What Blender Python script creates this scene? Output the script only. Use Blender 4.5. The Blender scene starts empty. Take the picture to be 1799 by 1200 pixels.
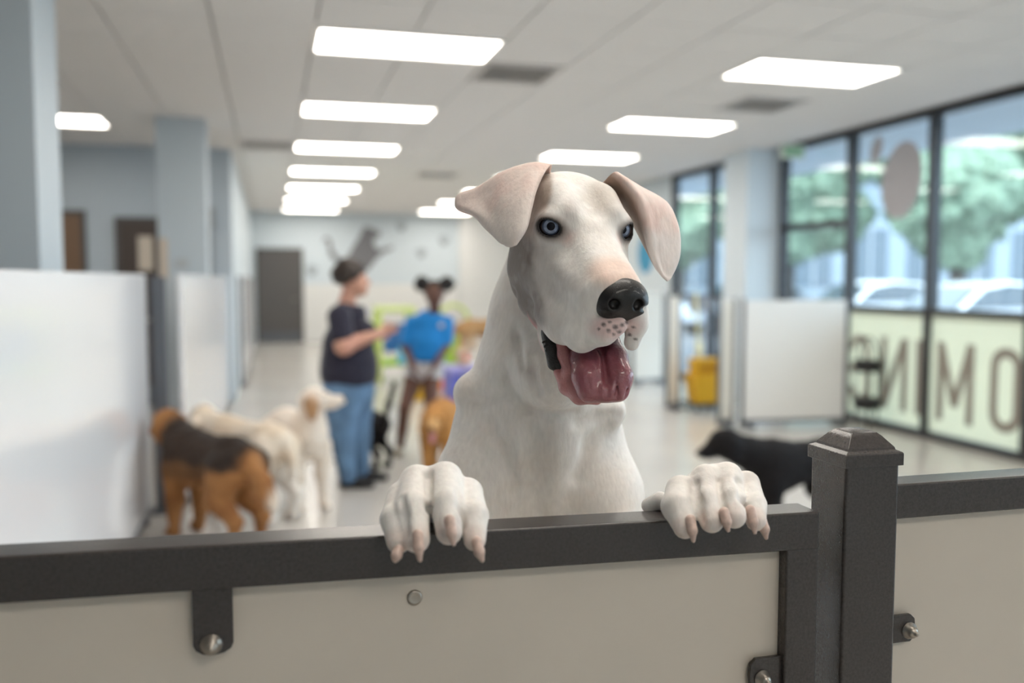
import bpy, bmesh, math, random
import numpy as np
from mathutils import Vector, Matrix, Euler

# ---------------------------------------------------------------- camera, world, sun, exposure
SC = bpy.context.scene
COL = SC.collection
FPX, PW, PH = 1579.0, 1799.0, 1200.0
YAW, PITCH, CAMZ = math.radians(15.013), math.radians(3.985), 1.5
cam_d = bpy.data.cameras.new('camera'); cam = bpy.data.objects.new('camera', cam_d); COL.objects.link(cam)
cam.location = (0, 0, CAMZ)
cam.rotation_euler = (math.pi/2 - PITCH, 0, -YAW)
cam_d.sensor_width = 36.0; cam_d.lens = FPX / PW * 36.0
cam_d.clip_start = 0.05; cam_d.clip_end = 300
cam_d.dof.use_dof = True; cam_d.dof.focus_distance = 1.20; cam_d.dof.aperture_fstop = 1.9
SC.camera = cam
world = bpy.data.worlds.new('sky'); SC.world = world; world.use_nodes = True
wn = world.node_tree.nodes; bgn = wn['Background']
bgn.inputs['Color'].default_value = (0.70, 0.86, 1.0, 1); bgn.inputs['Strength'].default_value = 3.9
sun_d = bpy.data.lights.new('sun', 'SUN'); sun = bpy.data.objects.new('sun', sun_d); COL.objects.link(sun)
sun_d.energy = 2.0; sun_d.angle = 0.02; sun_d.color = (1, 0.96, 0.9)
sun.rotation_euler = (math.radians(12), math.radians(-38), 0)
PANEL_STRENGTH = 9.0
vs = SC.view_settings
vs.view_transform = 'Standard'; vs.look = 'None'; vs.exposure = 0.42; vs.gamma = 1.0; vs.use_curve_mapping = False

# ---------------------------------------------------------------- helpers
FW0 = np.array([math.sin(YAW), math.cos(YAW), 0.0]); UP0 = np.array([0, 0, 1.0])
RT = np.array([math.cos(YAW), -math.sin(YAW), 0.0])
FW = FW0*math.cos(PITCH) - UP0*math.sin(PITCH); UP = FW0*math.sin(PITCH) + UP0*math.cos(PITCH)
CAM = np.array([0, 0, CAMZ])
def P(x, y, d):
    """world point measured on the sight line of a photograph pixel, d metres deep"""
    return CAM + (FW + RT*(x-899.5)/FPX - UP*(y-600)/FPX)*d

_m = {}
def mat(name, col=(.8,.8,.8), rough=.5, metal=0., noise=0., nscale=20., bump=0., bscale=60., emit=None, estr=1., spec=.5, attr=False, coat=0., sheen=0., stretch=None, sss=0.):
    if name in _m: return _m[name]
    m = bpy.data.materials.new(name); m.use_nodes = True
    nt = m.node_tree; n = nt.nodes; l = nt.links; b = n['Principled BSDF']
    b.inputs['Base Color'].default_value = (*col, 1); b.inputs['Roughness'].default_value = rough
    b.inputs['Metallic'].default_value = metal; b.inputs['Specular IOR Level'].default_value = spec
    b.inputs['Coat Weight'].default_value = coat; b.inputs['Coat Roughness'].default_value = .08
    if sheen: b.inputs['Sheen Weight'].default_value = sheen; b.inputs['Sheen Roughness'].default_value = .4
    if sss:
        b.inputs['Subsurface Weight'].default_value = sss; b.inputs['Subsurface Radius'].default_value = (.012,.005,.003)
    src = None
    tc = n.new('ShaderNodeTexCoord')
    vec = tc.outputs['Object']
    if stretch:
        mp = n.new('ShaderNodeMapping'); mp.inputs['Scale'].default_value = stretch; l.new(vec, mp.inputs['Vector']); vec = mp.outputs['Vector']
    if attr:
        a = n.new('ShaderNodeAttribute'); a.attribute_name = 'Col'; src = a.outputs['Color']
    if noise:
        t = n.new('ShaderNodeTexNoise'); t.inputs['Scale'].default_value = nscale; t.inputs['Detail'].default_value = 6
        l.new(vec, t.inputs['Vector'])
        r = n.new('ShaderNodeMapRange'); r.inputs['From Min'].default_value = .3; r.inputs['From Max'].default_value = .7
        r.inputs['To Min'].default_value = 1-noise; r.inputs['To Max'].default_value = 1+noise*.5
        l.new(t.outputs['Fac'], r.inputs['Value'])
        mx = n.new('ShaderNodeMix'); mx.data_type = 'RGBA'; mx.blend_type = 'MULTIPLY'; mx.inputs[0].default_value = 1
        if src: l.new(src, mx.inputs[6])
        else: mx.inputs[6].default_value = (*col, 1)
        cr = n.new('ShaderNodeCombineColor')
        for i in range(3): l.new(r.outputs['Result'], cr.inputs[i])
        l.new(cr.outputs['Color'], mx.inputs[7]); src = mx.outputs[2]
    if src: l.new(src, b.inputs['Base Color'])
    if bump:
        t = n.new('ShaderNodeTexNoise'); t.inputs['Scale'].default_value = bscale; t.inputs['Detail'].default_value = 5
        l.new(vec, t.inputs['Vector'])
        bp = n.new('ShaderNodeBump'); bp.inputs['Strength'].default_value = bump; bp.inputs['Distance'].default_value = .002
        l.new(t.outputs['Fac'], bp.inputs['Height']); l.new(bp.outputs['Normal'], b.inputs['Normal'])
    if emit:
        b.inputs['Emission Color'].default_value = (*emit, 1); b.inputs['Emission Strength'].default_value = estr
    _m[name] = m
    return m

def glass_mat(name, tint=(.93,.97,.98), boost=.0):
    if name in _m: return _m[name]
    m = bpy.data.materials.new(name); m.use_nodes = True
    nt = m.node_tree; n = nt.nodes; l = nt.links; n.remove(n['Principled BSDF'])
    o = n['Material Output']; t = n.new('ShaderNodeBsdfTransparent'); t.inputs['Color'].default_value = (*tint, 1)
    g = n.new('ShaderNodeBsdfGlossy'); g.inputs['Roughness'].default_value = .02
    f = n.new('ShaderNodeLayerWeight'); f.inputs['Blend'].default_value = .5      # Schlick reflectance, same from both sides
    p5 = n.new('ShaderNodeMath'); p5.operation = 'POWER'; p5.inputs[1].default_value = 5; l.new(f.outputs['Facing'], p5.inputs[0])
    ma = n.new('ShaderNodeMath'); ma.operation = 'MULTIPLY_ADD'; ma.inputs[1].default_value = .95; ma.inputs[2].default_value = .045; l.new(p5.outputs[0], ma.inputs[0])
    mx = n.new('ShaderNodeMixShader'); l.new(ma.outputs[0], mx.inputs['Fac'])
    l.new(t.outputs['BSDF'], mx.inputs[1]); l.new(g.outputs['BSDF'], mx.inputs[2]); l.new(mx.outputs['Shader'], o.inputs['Surface'])
    _m[name] = m; return m

class MB:
    def __init__(s): s.v = []; s.f = []
    def add(s, vs_, fs_):
        o = len(s.v); s.v += [tuple(float(c) for c in v) for v in vs_]; s.f += [tuple(i+o for i in f) for f in fs_]; return s
    def box(s, c, size, rot=None):
        x, y, z = [q/2 for q in size]
        vs_ = [Vector((a*x, b*y, d*z)) for a in (-1,1) for b in (-1,1) for d in (-1,1)]
        if rot is not None:
            R = Euler(rot).to_matrix(); vs_ = [R @ v for v in vs_]
        vs_ = [v + Vector(c) for v in vs_]
        return s.add(vs_, [(0,1,3,2),(4,6,7,5),(0,4,5,1),(2,3,7,6),(0,2,6,4),(1,5,7,3)])
    def bb(s, x0, x1, y0, y1, z0, z1): return s.box(((x0+x1)/2,(y0+y1)/2,(z0+z1)/2),(abs(x1-x0),abs(y1-y0),abs(z1-z0)))
    def tube(s, pts, rad, seg=12, cap=True):
        pts = [Vector(p) for p in pts]; n = len(pts)
        rads = rad if isinstance(rad, (list, tuple)) else [rad]*n
        rings = []; up = None
        for i, p in enumerate(pts):
            t = (pts[min(i+1,n-1)] - pts[max(i-1,0)]).normalized()
            if up is None:
                up = Vector((0,0,1)) if abs(t.z) < .9 else Vector((1,0,0))
            a = t.cross(up).normalized(); b = a.cross(t).normalized(); up = b
            rings.append([p + (a*math.cos(2*math.pi*k/seg) + b*math.sin(2*math.pi*k/seg))*rads[i] for k in range(seg)])
        o = len(s.v); vs_ = [v for r in rings for v in r]; fs_ = []
        for i in range(n-1):
            for k in range(seg):
                k2 = (k+1) % seg; fs_.append((i*seg+k, i*seg+k2, (i+1)*seg+k2, (i+1)*seg+k))
        if cap: fs_ += [tuple(range(seg-1,-1,-1)), tuple((n-1)*seg+k for k in range(seg))]
        return s.add(vs_, fs_)
    def lathe(s, c, prof, seg=24, axis='z'):
        vs_ = []; fs_ = []
        for r, h in prof:
            for k in range(seg):
                a = 2*math.pi*k/seg
                q = (r*math.cos(a), r*math.sin(a), h)
                if axis == 'y': q = (q[0], q[2], q[1])
                if axis == 'x': q = (q[2], q[0], q[1])
                vs_.append((q[0]+c[0], q[1]+c[1], q[2]+c[2]))
        n = len(prof)
        for i in range(n-1):
            for k in range(seg):
                k2 = (k+1) % seg; fs_.append((i*seg+k, i*seg+k2, (i+1)*seg+k2, (i+1)*seg+k))
        fs_ += [tuple(range(seg-1,-1,-1)), tuple((n-1)*seg+k for k in range(seg))]
        return s.add(vs_, fs_)
    def prism(s, pts2, h, fr):
        """outline pts2 (a,b) extruded by h; fr = (origin, axisA, axisB, axisH)"""
        O, A, B, Hh = [Vector(q) for q in fr]; n = len(pts2)
        lo = [O + A*a + B*b for a, b in pts2]; hi = [v + Hh*h for v in lo]
        return s.add(lo+hi, [tuple(range(n-1,-1,-1)), tuple(range(n,2*n))] + [(i,(i+1)%n,n+(i+1)%n,n+i) for i in range(n)])
    def build(s, name, m, parent=None, smooth=False, bevel=0., bseg=2, subsurf=0):
        me = bpy.data.meshes.new(name); me.from_pydata(s.v, [], s.f); me.update()
        bm = bmesh.new(); bm.from_mesh(me); bmesh.ops.recalc_face_normals(bm, faces=bm.faces); bm.to_mesh(me); bm.free()
        return link(name, me, m, parent, smooth, bevel, bseg, subsurf)
def link(name, me, m, parent=None, smooth=False, bevel=0., bseg=2, subsurf=0):
    o = bpy.data.objects.new(name, me); COL.objects.link(o)
    if m and not me.materials: me.materials.append(m)
    if smooth: me.polygons.foreach_set('use_smooth', [True]*len(me.polygons))
    if bevel:
        b = o.modifiers.new('bevel', 'BEVEL'); b.width = bevel; b.segments = bseg; b.limit_method = 'ANGLE'
        me.polygons.foreach_set('use_smooth', [True]*len(me.polygons))
        w = o.modifiers.new('wn', 'WEIGHTED_NORMAL')
    if subsurf:
        b = o.modifiers.new('sub', 'SUBSURF'); b.levels = subsurf; b.render_levels = subsurf
    if parent is not None:
        o.parent = parent
        o.matrix_parent_inverse = parent.matrix_basis.inverted()
    return o
def tag(o, label=None, cat=None, group=None, kind=None):
    if label: o['label'] = label
    if cat: o['category'] = cat
    if group: o['group'] = group
    if kind: o['kind'] = kind
    return o
def thing(name, label, cat, loc=(0,0,0), group=None):
    o = bpy.data.objects.new(name, None); COL.objects.link(o); o.location = loc; o.empty_display_size = .1
    return tag(o, label, cat, group)
def struct(name, mb, m, label=None, **k): return tag(mb.build(name, m, **k), label, None, None, 'structure')
# ---------------------------------------------------------------- room shell
M_wallb = mat('pale_blue_paint', (.68,.76,.81), .6, bump=.15, bscale=120)
M_colp = mat('column_paint', (.55,.62,.67), .5, bump=.15, bscale=120)
M_wallg = mat('blue_grey_paint', (.42,.48,.53), .6, bump=.15, bscale=120)
M_white = mat('white_wainscot', (.82,.82,.80), .35)
M_ceil = mat('ceiling_tile', (.80,.78,.76), .9, noise=.05, nscale=60, bump=.4, bscale=180)
M_floor = mat('polished_floor', (.60,.575,.54), .22, noise=.10, nscale=1.3, bump=.05, bscale=30)
M_grid = mat('ceiling_grid', (.45,.43,.42), .6)
M_dark = mat('dark_mullion', (.045,.045,.048), .35, metal=.3)
M_doorg = mat('charcoal_door', (.105,.098,.095), .5)
ZC = 3.05
struct('floor', MB().bb(-6,6.05,-3,21.99,-.12,0), M_floor, 'pale grey polished floor of the hall')
ceil = struct('ceiling', MB().bb(-6,6.05,-3,21.99,ZC+.03,ZC+.20), M_grid, 'white drop ceiling with square tiles')
struct('wall_back', MB().bb(-.62,6.05,21.9,22.05,0,ZC+.03), M_wallb, 'pale blue back wall')
struct('wall_front', MB().bb(-6,6.05,-3.15,-3,0,ZC+.03), M_wallb)
struct('wall_left', MB().bb(-.62,-.44,11.58,21.9,0,ZC+.03), M_wallb, 'pale wall along the left of the hall')
struct('wall_side_room', MB().bb(-6,-.44,11.40,11.58,0,ZC+.03), M_wallg, 'blue grey wall with two doors beyond the columns')
struct('wall_far_left', MB().bb(-6.15,-6,-3,11.58,0,ZC+.03), M_wallg)
struct('trim_1', MB().bb(.70,4.47,21.865,21.9,0,1.37), M_white, 'white wainscot along the back wall')
struct('trim_2', MB().bb(4.50,5.95,21.6,21.9,0,ZC+.03), M_white, 'white pier at the right of the back wall')
struct('column_1', MB().bb(-1.5,-1.0,4.47,4.95,0,ZC+.02), M_colp, 'near square column painted pale blue')
struct('column_2', MB().bb(-1.04,-.59,9.30,9.75,0,ZC+.02), M_colp, 'square column painted pale blue beside the side room')
# right wall with windows (x = 5.95)
struct('wall_right', MB().bb(5.95,6.05,12.72,21.9,0,ZC+.03).bb(5.95,6.05,-3,-1.0,0,ZC+.03), M_wallb, 'pale blue wall beyond the windows')
struct('column_3', MB().bb(5.52,6.05,9.74,10.30,0,ZC+.02), M_wallb, 'pale blue pier between the windows')
# baseboard of the window wall
def window(n, ys, z0, z1, transom=None, sill=None, label=None):
    fr = MB()
    y0, y1 = ys[0], ys[-1]
    fr.bb(5.93,6.03,y0-.035,y1+.035,z0,z0+.07).bb(5.93,6.03,y0-.035,y1+.035,z1-.07,z1)
    for y in ys: fr.bb(5.925,6.035,y-.035,y+.035,z0,z1)
    if sill: fr.bb(5.93,6.03,y0,y1,sill-.03,sill+.03)
    if transom: fr.bb(5.93,6.03,transom[1],transom[2],transom[0]-.04,transom[0]+.04)
    w = tag(fr.build('window_%d' % n, M_dark), label, None, None, 'structure')
    for a, b in zip(ys[:-1], ys[1:]):
        MB().bb(5.975,5.985,a,b,z0,z1).build('pane', glass_mat('window_glass'), w)
    return w
W1 = window(1, [-1.0, 1.2, 2.4, 3.6, 4.79, 5.955, 7.13, 8.36, 9.66], 0, ZC+.02, transom=(2.10,8.36,9.66), sill=1.195, label='tall dark framed windows along the right side')
W2 = window(2, [10.34, 11.46, 12.68], 0, ZC+.02, sill=1.25, label='two far window panes beyond the pale pier')
# ceiling tiles, light panels, vents
TX0, TY0, T = .295-.61*11, 5.77-.61*15, .61
LROWS = []
for k in range(-3, 7):
    LROWS.append((.295, 5.77+2.44*k)); LROWS.append((3.345, 5.77+2.44*k))
LROWS += [(-2.755, 9.43), (-2.755, 4.55), (-4.585, 6.99)]
VENTS = [(1.515, 6.38), (4.0-.045, 6.38), (-.315, 10.65), (1.515, 11.87), (5.175,3.94), (-.925, 14.9)]
VENTS = [(1.515, 6.38), (3.955, 6.99), (-.315, 10.65), (1.515+.61, 13.09), (5.175, 4.55)]
def taken(x, y):
    for lx, ly in LROWS:
        if lx-.02 < x+.305 < lx+1.24 and ly-.02 < y+.305 < ly+.63: return True
    for lx, ly in VENTS:
        if lx-.02 < x+.305 < lx+.63 and ly-.02 < y+.305 < ly+.63: return True
    return False
cells = []
for i in range(0, 21):
    for j in range(0, 42):
        x, y = TX0+i*T, TY0+j*T
        if x < -6 or x+T > 6.06 or y+T > 21.95 or y < -3.2 or taken(x, y): continue
        v = np.array([x+.3, y+.3, ZC]) - CAM; zc = v @ FW
        vis = 1e9
        if zc > .5:
            u = (v @ RT)/zc*FPX; w_ = -(v @ UP)/zc*FPX
            if abs(u) < 1000 and abs(w_) < 680 and x > -2.9: vis = zc
        cells.append((vis, x, y))
cells.sort()
tmb = MB().bb(0.006, T-.006, .006, T-.006, 0, .022)
tile_me = None
for vis, x, y in cells[:300]:
    if tile_me is None:
        t = tmb.build('ceiling_tile', M_ceil, ceil); tile_me = t.data
    else:
        t = bpy.data.objects.new('ceiling_tile', tile_me); COL.objects.link(t); t.parent = ceil
    t.location = (x, y, ZC)
rest = MB()
for vis, x, y in cells[300:]: rest.bb(x+.006, x+T-.006, y+.006, y+T-.006, ZC, ZC+.022)
tag(rest.build('far_ceiling_tiles', M_ceil, ceil), kind='stuff')
M_panel = mat('light_diffuser', (.95,.95,.92), .5, emit=(1.0,.93,.84), estr=PANEL_STRENGTH)
M_lframe = mat('light_frame', (.85,.85,.83), .4)
ORD = ['nearest','second','third','fourth','fifth','sixth','farthest']
for i, (lx, ly) in enumerate(LROWS):
    if lx < 0:
        lab = 'glowing flat ceiling light over the left side room' if ly > 9 else ('ceiling light panel above the side room nearer the camera' if ly < 5 else 'ceiling light panel deep in the left side room')
    else:
        k = round((ly-5.77)/2.44); row = 'left' if lx < 1 else 'right'
        lab = ('%s glowing ceiling light panel in the %s row ahead of the camera' % (ORD[k], row)) if k >= 0 else 'ceiling light panel behind or above the camera, number %s back in the %s row' % (['one','two','three'][-k-1], row)
    t = thing('ceiling_light', lab, 'ceiling light', (lx+.61, ly+.305, ZC), 'ceiling light panels')
    MB().bb(lx+.03, lx+1.19, ly+.03, ly+.58, ZC-.004, ZC+.02).build('diffuser', M_panel, t)
    f = MB()
    for a in ((lx+.005,lx+.03,ly+.005,ly+.605),(lx+1.19,lx+1.215,ly+.005,ly+.605),(lx+.03,lx+1.19,ly+.005,ly+.03),(lx+.03,lx+1.19,ly+.58,ly+.605)): f.bb(*a, ZC-.012, ZC+.02)
    f.build('frame', M_lframe, t)
M_vent = mat('vent_metal', (.56,.54,.52), .5, metal=.2)
VL = ['square grey air vent beside the nearest ceiling light of the left row','square air vent behind the nearest ceiling light of the right row','air vent near the tops of the left columns','air vent further down the middle of the ceiling','air vent in the upper right corner of the ceiling']
for (vx, vy), lab in zip(VENTS, VL):
    t = thing('ceiling_vent', lab, 'air vent', (vx+.305, vy+.305, ZC), 'ceiling air vents')
    f = MB()
    for a in ((0,.05,0,.61),(.56,.61,0,.61),(.05,.56,0,.05),(.05,.56,.56,.61)): f.bb(vx+a[0],vx+a[1],vy+a[2],vy+a[3],ZC-.01,ZC+.015)
    f.build('frame', M_vent, t)
    for q in range(6):
        MB().box((vx+.305, vy+.095+q*.084, ZC+.01), (.51,.06,.006), (math.radians(35),0,0)).build('slat', M_vent, t)
# ---------------------------------------------------------------- near fence: gate, post, fixed panel
M_fr = mat('bronze_powder_coat', (.046,.038,.035), .27, metal=0., spec=.65, noise=.25, nscale=260, bump=.12, bscale=420)
M_board = mat('cream_board', (.66,.59,.505), .38, noise=.04, nscale=4)
M_bolt = mat('steel_bolt', (.42,.38,.33), .32, metal=.9)
def bolt(mb, x, y, z, r=.0078):
    mb.lathe((x, y, z), [(r*1.5,0),(r*1.5,-.002),(r,-.003),(r,-.010),(r*.62,-.0125),(r*.42,-.013),(r*.42,-.016),(r*.25,-.0175)], 14, 'y')
GY = 1.0
gate = thing('gate', 'dark framed gate with cream board in the foreground under the great white dog', 'gate', (-.05, GY+.025, 0))
def gz(x): return 1.2130 - .0190*(x)   # the gate sags a little towards its latch side
g = MB()
x0, x1 = -.80, .680
for (za, zb) in ((0,-.0495),):
    vs_ = []
    for x in (x0, x1):
        for y in (GY, GY+.05):
            for dz in (0, -.0495): vs_.append((x, y, gz(x)+dz))
    g.add(vs_, [(0,1,3,2),(4,6,7,5),(0,4,5,1),(2,3,7,6),(0,2,6,4),(1,5,7,3)])
g.build('top_rail', M_fr, gate, bevel=.003)
MB().bb(.633,.680,GY+.0005,GY+.0495,.06,gz(.655)-.047).build('stile', M_fr, gate, bevel=.003)
MB().bb(-.80,-.753,GY+.0005,GY+.0495,.06,gz(-.78)-.047).build('stile', M_fr, gate, bevel=.003)
MB().bb(-.753,.633,GY+.0005,GY+.0495,.08,.13).build('bottom_rail', M_fr, gate, bevel=.003)
MB().bb(-.757,.637,GY+.018,GY+.030,.125,gz(.0)-.042).build('board', M_board, gate)
def tab(parent, cx, ztop, L, w=.042, y=GY+.003, horiz=0, bx=None, bz=None):
    pts = []
    if horiz == 0:
        pts = [(-w/2,0),(w/2,0),(w/2,-L+.006)] + [(w/2*math.cos(a), -L+.006-.012*math.sin(a)) for a in (.5,1.0,1.57,2.1,2.6)] + [(-w/2,-L+.006)]
    else:
        e = horiz*L
        pts = [(0,-w/2),(e*.85,-w/2),(e,-w/3),(e*1.03,0),(e,w/3),(e*.85,w/2),(0,w/2)]
    b = MB().prism(pts, .006, ((cx, y+.006, ztop),(1,0,0),(0,0,1),(0,-1,0))).build('bracket', M_fr, parent, bevel=.001)
    mb = MB(); bolt(mb, bx, y, bz); mb.build('bolt', M_bolt, b, smooth=True)
tab(gate, -.067, gz(-.067)-.046, .071, bx=-.069, bz=1.104)
tab(gate, .637, .988, .048, w=.046, horiz=-1, bx=.606, bz=.984, y=GY+.008)
mb = MB(); mb.lathe((.1555, GY+.018, 1.1300), [(.009,0),(.009,-.002),(.0065,-.003),(.0055,-.0025),(.002,-.0025)], 16, 'y'); mb.build('screw', M_bolt, gate, smooth=True)
post = thing('fence_post', 'square dark bronze fence post with a stepped cap beside the gate', 'post', (.7545, GY+.04, 0))
px0, px1, py0, py1 = .7140, .7950, GY-.004, GY+.074
MB().bb(px0,px1,py0,py1,0,1.262).build('shaft', M_fr, post, bevel=.004)
cx, cy = (px0+px1)/2, (py0+py1)/2
prof = [(.0435,1.256),(.0435,1.272),(.0425,1.2735),(.036,1.2765),(.0355,1.2795),(.0345,1.2805),(.026,1.2905),(.0245,1.2925),(.0195,1.2970),(.0120,1.2995),(.004,1.3003)]
cap = MB(); vs_ = []; fs_ = []
for r_, z in prof:
    a = r_; vs_ += [(cx-a,cy-a,z),(cx+a,cy-a,z),(cx+a,cy+a,z),(cx-a,cy+a,z)]
for i in range(len(prof)-1):
    for k in range(4): fs_.append((i*4+k, i*4+(k+1)%4, (i+1)*4+(k+1)%4, (i+1)*4+k))
fs_ += [(3,2,1,0), tuple((len(prof)-1)*4+k for k in range(4))]
cap.add(vs_, fs_).build('cap', M_fr, post, bevel=.0012)
fix = thing('railed_fence', 'dark railed fence panel with cream board right of the fence post', 'fence', (1.6, GY+.03, 0))
MB().bb(.795,2.5,GY+.005,GY+.050,1.180,1.2275).build('top_rail', M_fr, fix, bevel=.003)
MB().bb(.795,2.5,GY+.005,GY+.050,.08,.13).build('bottom_rail', M_fr, fix, bevel=.003)
MB().bb(2.5,2.58,GY-.01,GY+.07,0,1.26).build('end_post', M_fr, fix, bevel=.003)
MB().bb(.797,2.5,GY+.020,GY+.032,.125,1.185).build('board', M_board, fix)
tab(fix, .795, 1.027, .043, w=.038, y=GY+.010, horiz=1, bx=.829, bz=1.024)
# ---------------------------------------------------------------- left white partitions
M_glossw = mat('glossy_white_panel', (.90,.91,.94), .16, coat=.3)
M_steel = mat('grey_steel_post', (.14,.15,.17), .4, metal=.6)
def lpanel(name, xa, ya, xb, yb, zt, lab):
    d = Vector((xb-xa, yb-ya, 0)); L = d.length; d.normalize(); nrm = Vector((d.y, -d.x, 0))
    t = thing(name, lab, 'partition', ((xa+xb)/2,(ya+yb)/2,0), 'white partitions along the left')
    O = Vector((xa, ya, 0))
    MB().prism([(0,.07),(L,.07),(L,zt),(0,zt)], .03, (O - nrm*.015, d, (0,0,1), nrm)).build('board', M_glossw, t, bevel=.004)
    MB().prism([(0,.03),(L,.03),(L,.07),(0,.07)], .04, (O - nrm*.02, d, (0,0,1), nrm)).build('bottom_rail', M_steel, t)
    for q in (.25, L-.25): MB().box(O + d*q + Vector((0,0,.015)), (.06,.06,.03)).build('foot', M_steel, t)
    return t
lpanel('partition_panel', -.78, 1.30, -.77, 6.04, 1.528, 'large glossy white partition panel at the left edge')
lpanel('partition_panel', -.57, 6.18, -.50, 12.86, 1.532, 'second white partition panel beyond the grey post on the left')
lpanel('partition_panel', -.385, 12.98, -.36, 19.6, 1.535, 'far white partition panel along the left wall')
for (x, y, w, zt, lab) in ((-.69, 6.11, .085, 1.515, 'dark grey steel post between the two nearest white partitions'), (-.44, 12.93, .09, 1.535, 'thin far grey post between the white partitions')):
    t = thing('partition_post', lab, 'post', (x, y, 0), 'posts of the white partitions')
    MB().bb(x-w/2,x+w/2,y-.04,y+.04,.012,zt).build('shaft', M_steel, t, bevel=.006)
    MB().bb(x-w*.8,x+w*.8,y-.08,y+.08,0,.012).build('base_plate', M_steel, t, bevel=.002)
# ---------------------------------------------------------------- implicit-surface modelling for bodies
class Body:
    """smooth blend of tapered limbs and ellipsoids, turned into one continuous quad mesh"""
    def __init__(s): s.pr = []
    def limb(s, a, ra, b, rb, k=.02, sub=False):
        a = np.array(a, float); b = np.array(b, float)
        s.pr.append(('c', a, b, ra, rb, k, sub, (a+b)/2, np.linalg.norm(b-a)/2+max(ra, rb))); return s
    def chain(s, pts, k=.02):
        for (a, ra), (b, rb) in zip(pts[:-1], pts[1:]): s.limb(a, ra, b, rb, k)
        return s
    def ell(s, c, r, ax=None, k=.02, sub=False):
        c = np.array(c, float); r = np.array(r, float)
        A = np.eye(3) if ax is None else np.array(ax, float)       # rows = local axes
        s.pr.append(('e', c, r, A, None, k, sub, c, r.max())); return s
    def field(s, p, prims=None):
        d = np.full(len(p), 9., np.float32)
        for q in (s.pr if prims is None else prims):
            k = q[5]
            if q[0] == 'c':
                a, b, ra, rb = q[1], q[2], q[3], q[4]
                ab = (b-a); L2 = ab @ ab
                pa = p - a.astype(np.float32)
                t = np.clip((pa @ ab.astype(np.float32))/max(L2, 1e-9), 0, 1)
                e = pa - t[:, None]*ab.astype(np.float32)
                di = np.sqrt(np.einsum('ij,ij->i', e, e)) - (ra + (rb-ra)*t)
            else:
                l = (p - q[1].astype(np.float32)) @ q[3].T.astype(np.float32)
                e = l/q[2].astype(np.float32); k0 = np.sqrt(np.einsum('ij,ij->i', e, e))
                e = e/q[2].astype(np.float32); k1 = np.sqrt(np.einsum('ij,ij->i', e, e))
                di = k0*(k0-1)/np.maximum(k1, 1e-6)
            if q[6]:
                h = np.maximum(k-np.abs(-di-d), 0)/k; d = np.maximum(d, -di) + h*h*k*.25
            else:
                h = np.maximum(k-np.abs(di-d), 0)/k; d = np.minimum(d, di) - h*h*k*.25
        return d
    def mesh(s, h, extra=None):
        B = 6; H = B*h
        lo = np.min([q[7]-q[8] for q in s.pr if not q[6]], 0) - 3*h; hi = np.max([q[7]+q[8] for q in s.pr if not q[6]], 0) + 3*h
        n = np.ceil((hi-lo)/H).astype(int)
        I = np.stack(np.meshgrid(*[np.arange(m) for m in n], indexing='ij'), -1).reshape(-1, 3)
        ctr = (lo + (I+.5)*H).astype(np.float32)
        dc = np.concatenate([s.field(c) for c in np.array_split(ctr, max(1, len(ctr)//200000))])
        act = I[np.abs(dc) < H*1.45]
        g = np.stack(np.meshgrid(*[np.arange(B+1)]*3, indexing='ij'), -1).reshape(-1, 3)
        SB = 5; key = (act//SB); ks = key[:, 0]*1000000 + key[:, 1]*1000 + key[:, 2]
        order = np.argsort(ks, kind='stable'); act = act[order]; ks = ks[order]
        cuts = np.flatnonzero(np.diff(ks))+1
        verts = []; keys = []; edges = [[], [], []]
        N = (n*B+3).astype(np.int64)
        lin = lambda c: (c[:, 0]*N[1] + c[:, 1])*N[2] + c[:, 2]
        for blk in np.split(act, cuts):
            m0 = lo + blk.min(0)*H; m1 = lo + (blk.max(0)+1)*H; mc = (m0+m1)/2; mr = np.linalg.norm(m1-m0)/2
            pr = [q for q in s.pr if np.linalg.norm(q[7]-mc) < q[8] + mr + q[5] + .02]
            if not pr: continue
            ci = (blk[:, None, :]*B + g[None]).reshape(-1, 3)
            d = s.field((lo + ci*h).astype(np.float32), pr).reshape(len(blk), B+1, B+1, B+1)
            if extra is not None:
                d = d + extra((lo + ci*h).astype(np.float32)).reshape(d.shape)
            sg = d < 0
            c8 = [(i, j, k_) for i in (0,1) for j in (0,1) for k_ in (0,1)]
            sl = lambda A, o: A[:, o[0]:B+o[0], o[1]:B+o[1], o[2]:B+o[2]]
            cnt = sum(sl(sg, o).astype(np.int8) for o in c8)
            bi, x, y, z = np.nonzero((cnt > 0) & (cnt < 8))
            if not len(bi): continue
            dv = {o: d[bi, x+o[0], y+o[1], z+o[2]] for o in c8}
            acc = np.zeros((len(bi), 3)); w = np.zeros(len(bi))
            for o in c8:
                for a in range(3):
                    if o[a]: continue
                    o2 = list(o); o2[a] = 1; o2 = tuple(o2)
                    d1, d2 = dv[o], dv[o2]; cr = (d1 < 0) != (d2 < 0)
                    t = np.where(cr, d1/np.where(cr, d1-d2, 1), 0)
                    pt = np.tile(np.array(o, float), (len(bi), 1)); pt[:, a] += t
                    acc += pt*cr[:, None]; w += cr
            cell = blk[bi]*B + np.stack([x, y, z], 1)
            verts.append(lo + (cell + acc/w[:, None])*h); keys.append(lin(cell.astype(np.int64)+1))
            for a in range(3):
                o2 = [0,0,0]; o2[a] = 1; d1 = dv[(0,0,0)]; d2 = dv[tuple(o2)]
                cr = (d1 < 0) != (d2 < 0)
                edges[a].append(np.concatenate([cell[cr]+1, (d1[cr] < 0)[:, None]], 1))
        V = np.concatenate(verts); K = np.concatenate(keys); so = np.argsort(K); Ks = K[so]
        def find(c):
            q = lin(c.astype(np.int64)); i = np.clip(np.searchsorted(Ks, q), 0, len(Ks)-1)
            return np.where(Ks[i] == q, so[i], -1)
        F = []
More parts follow.
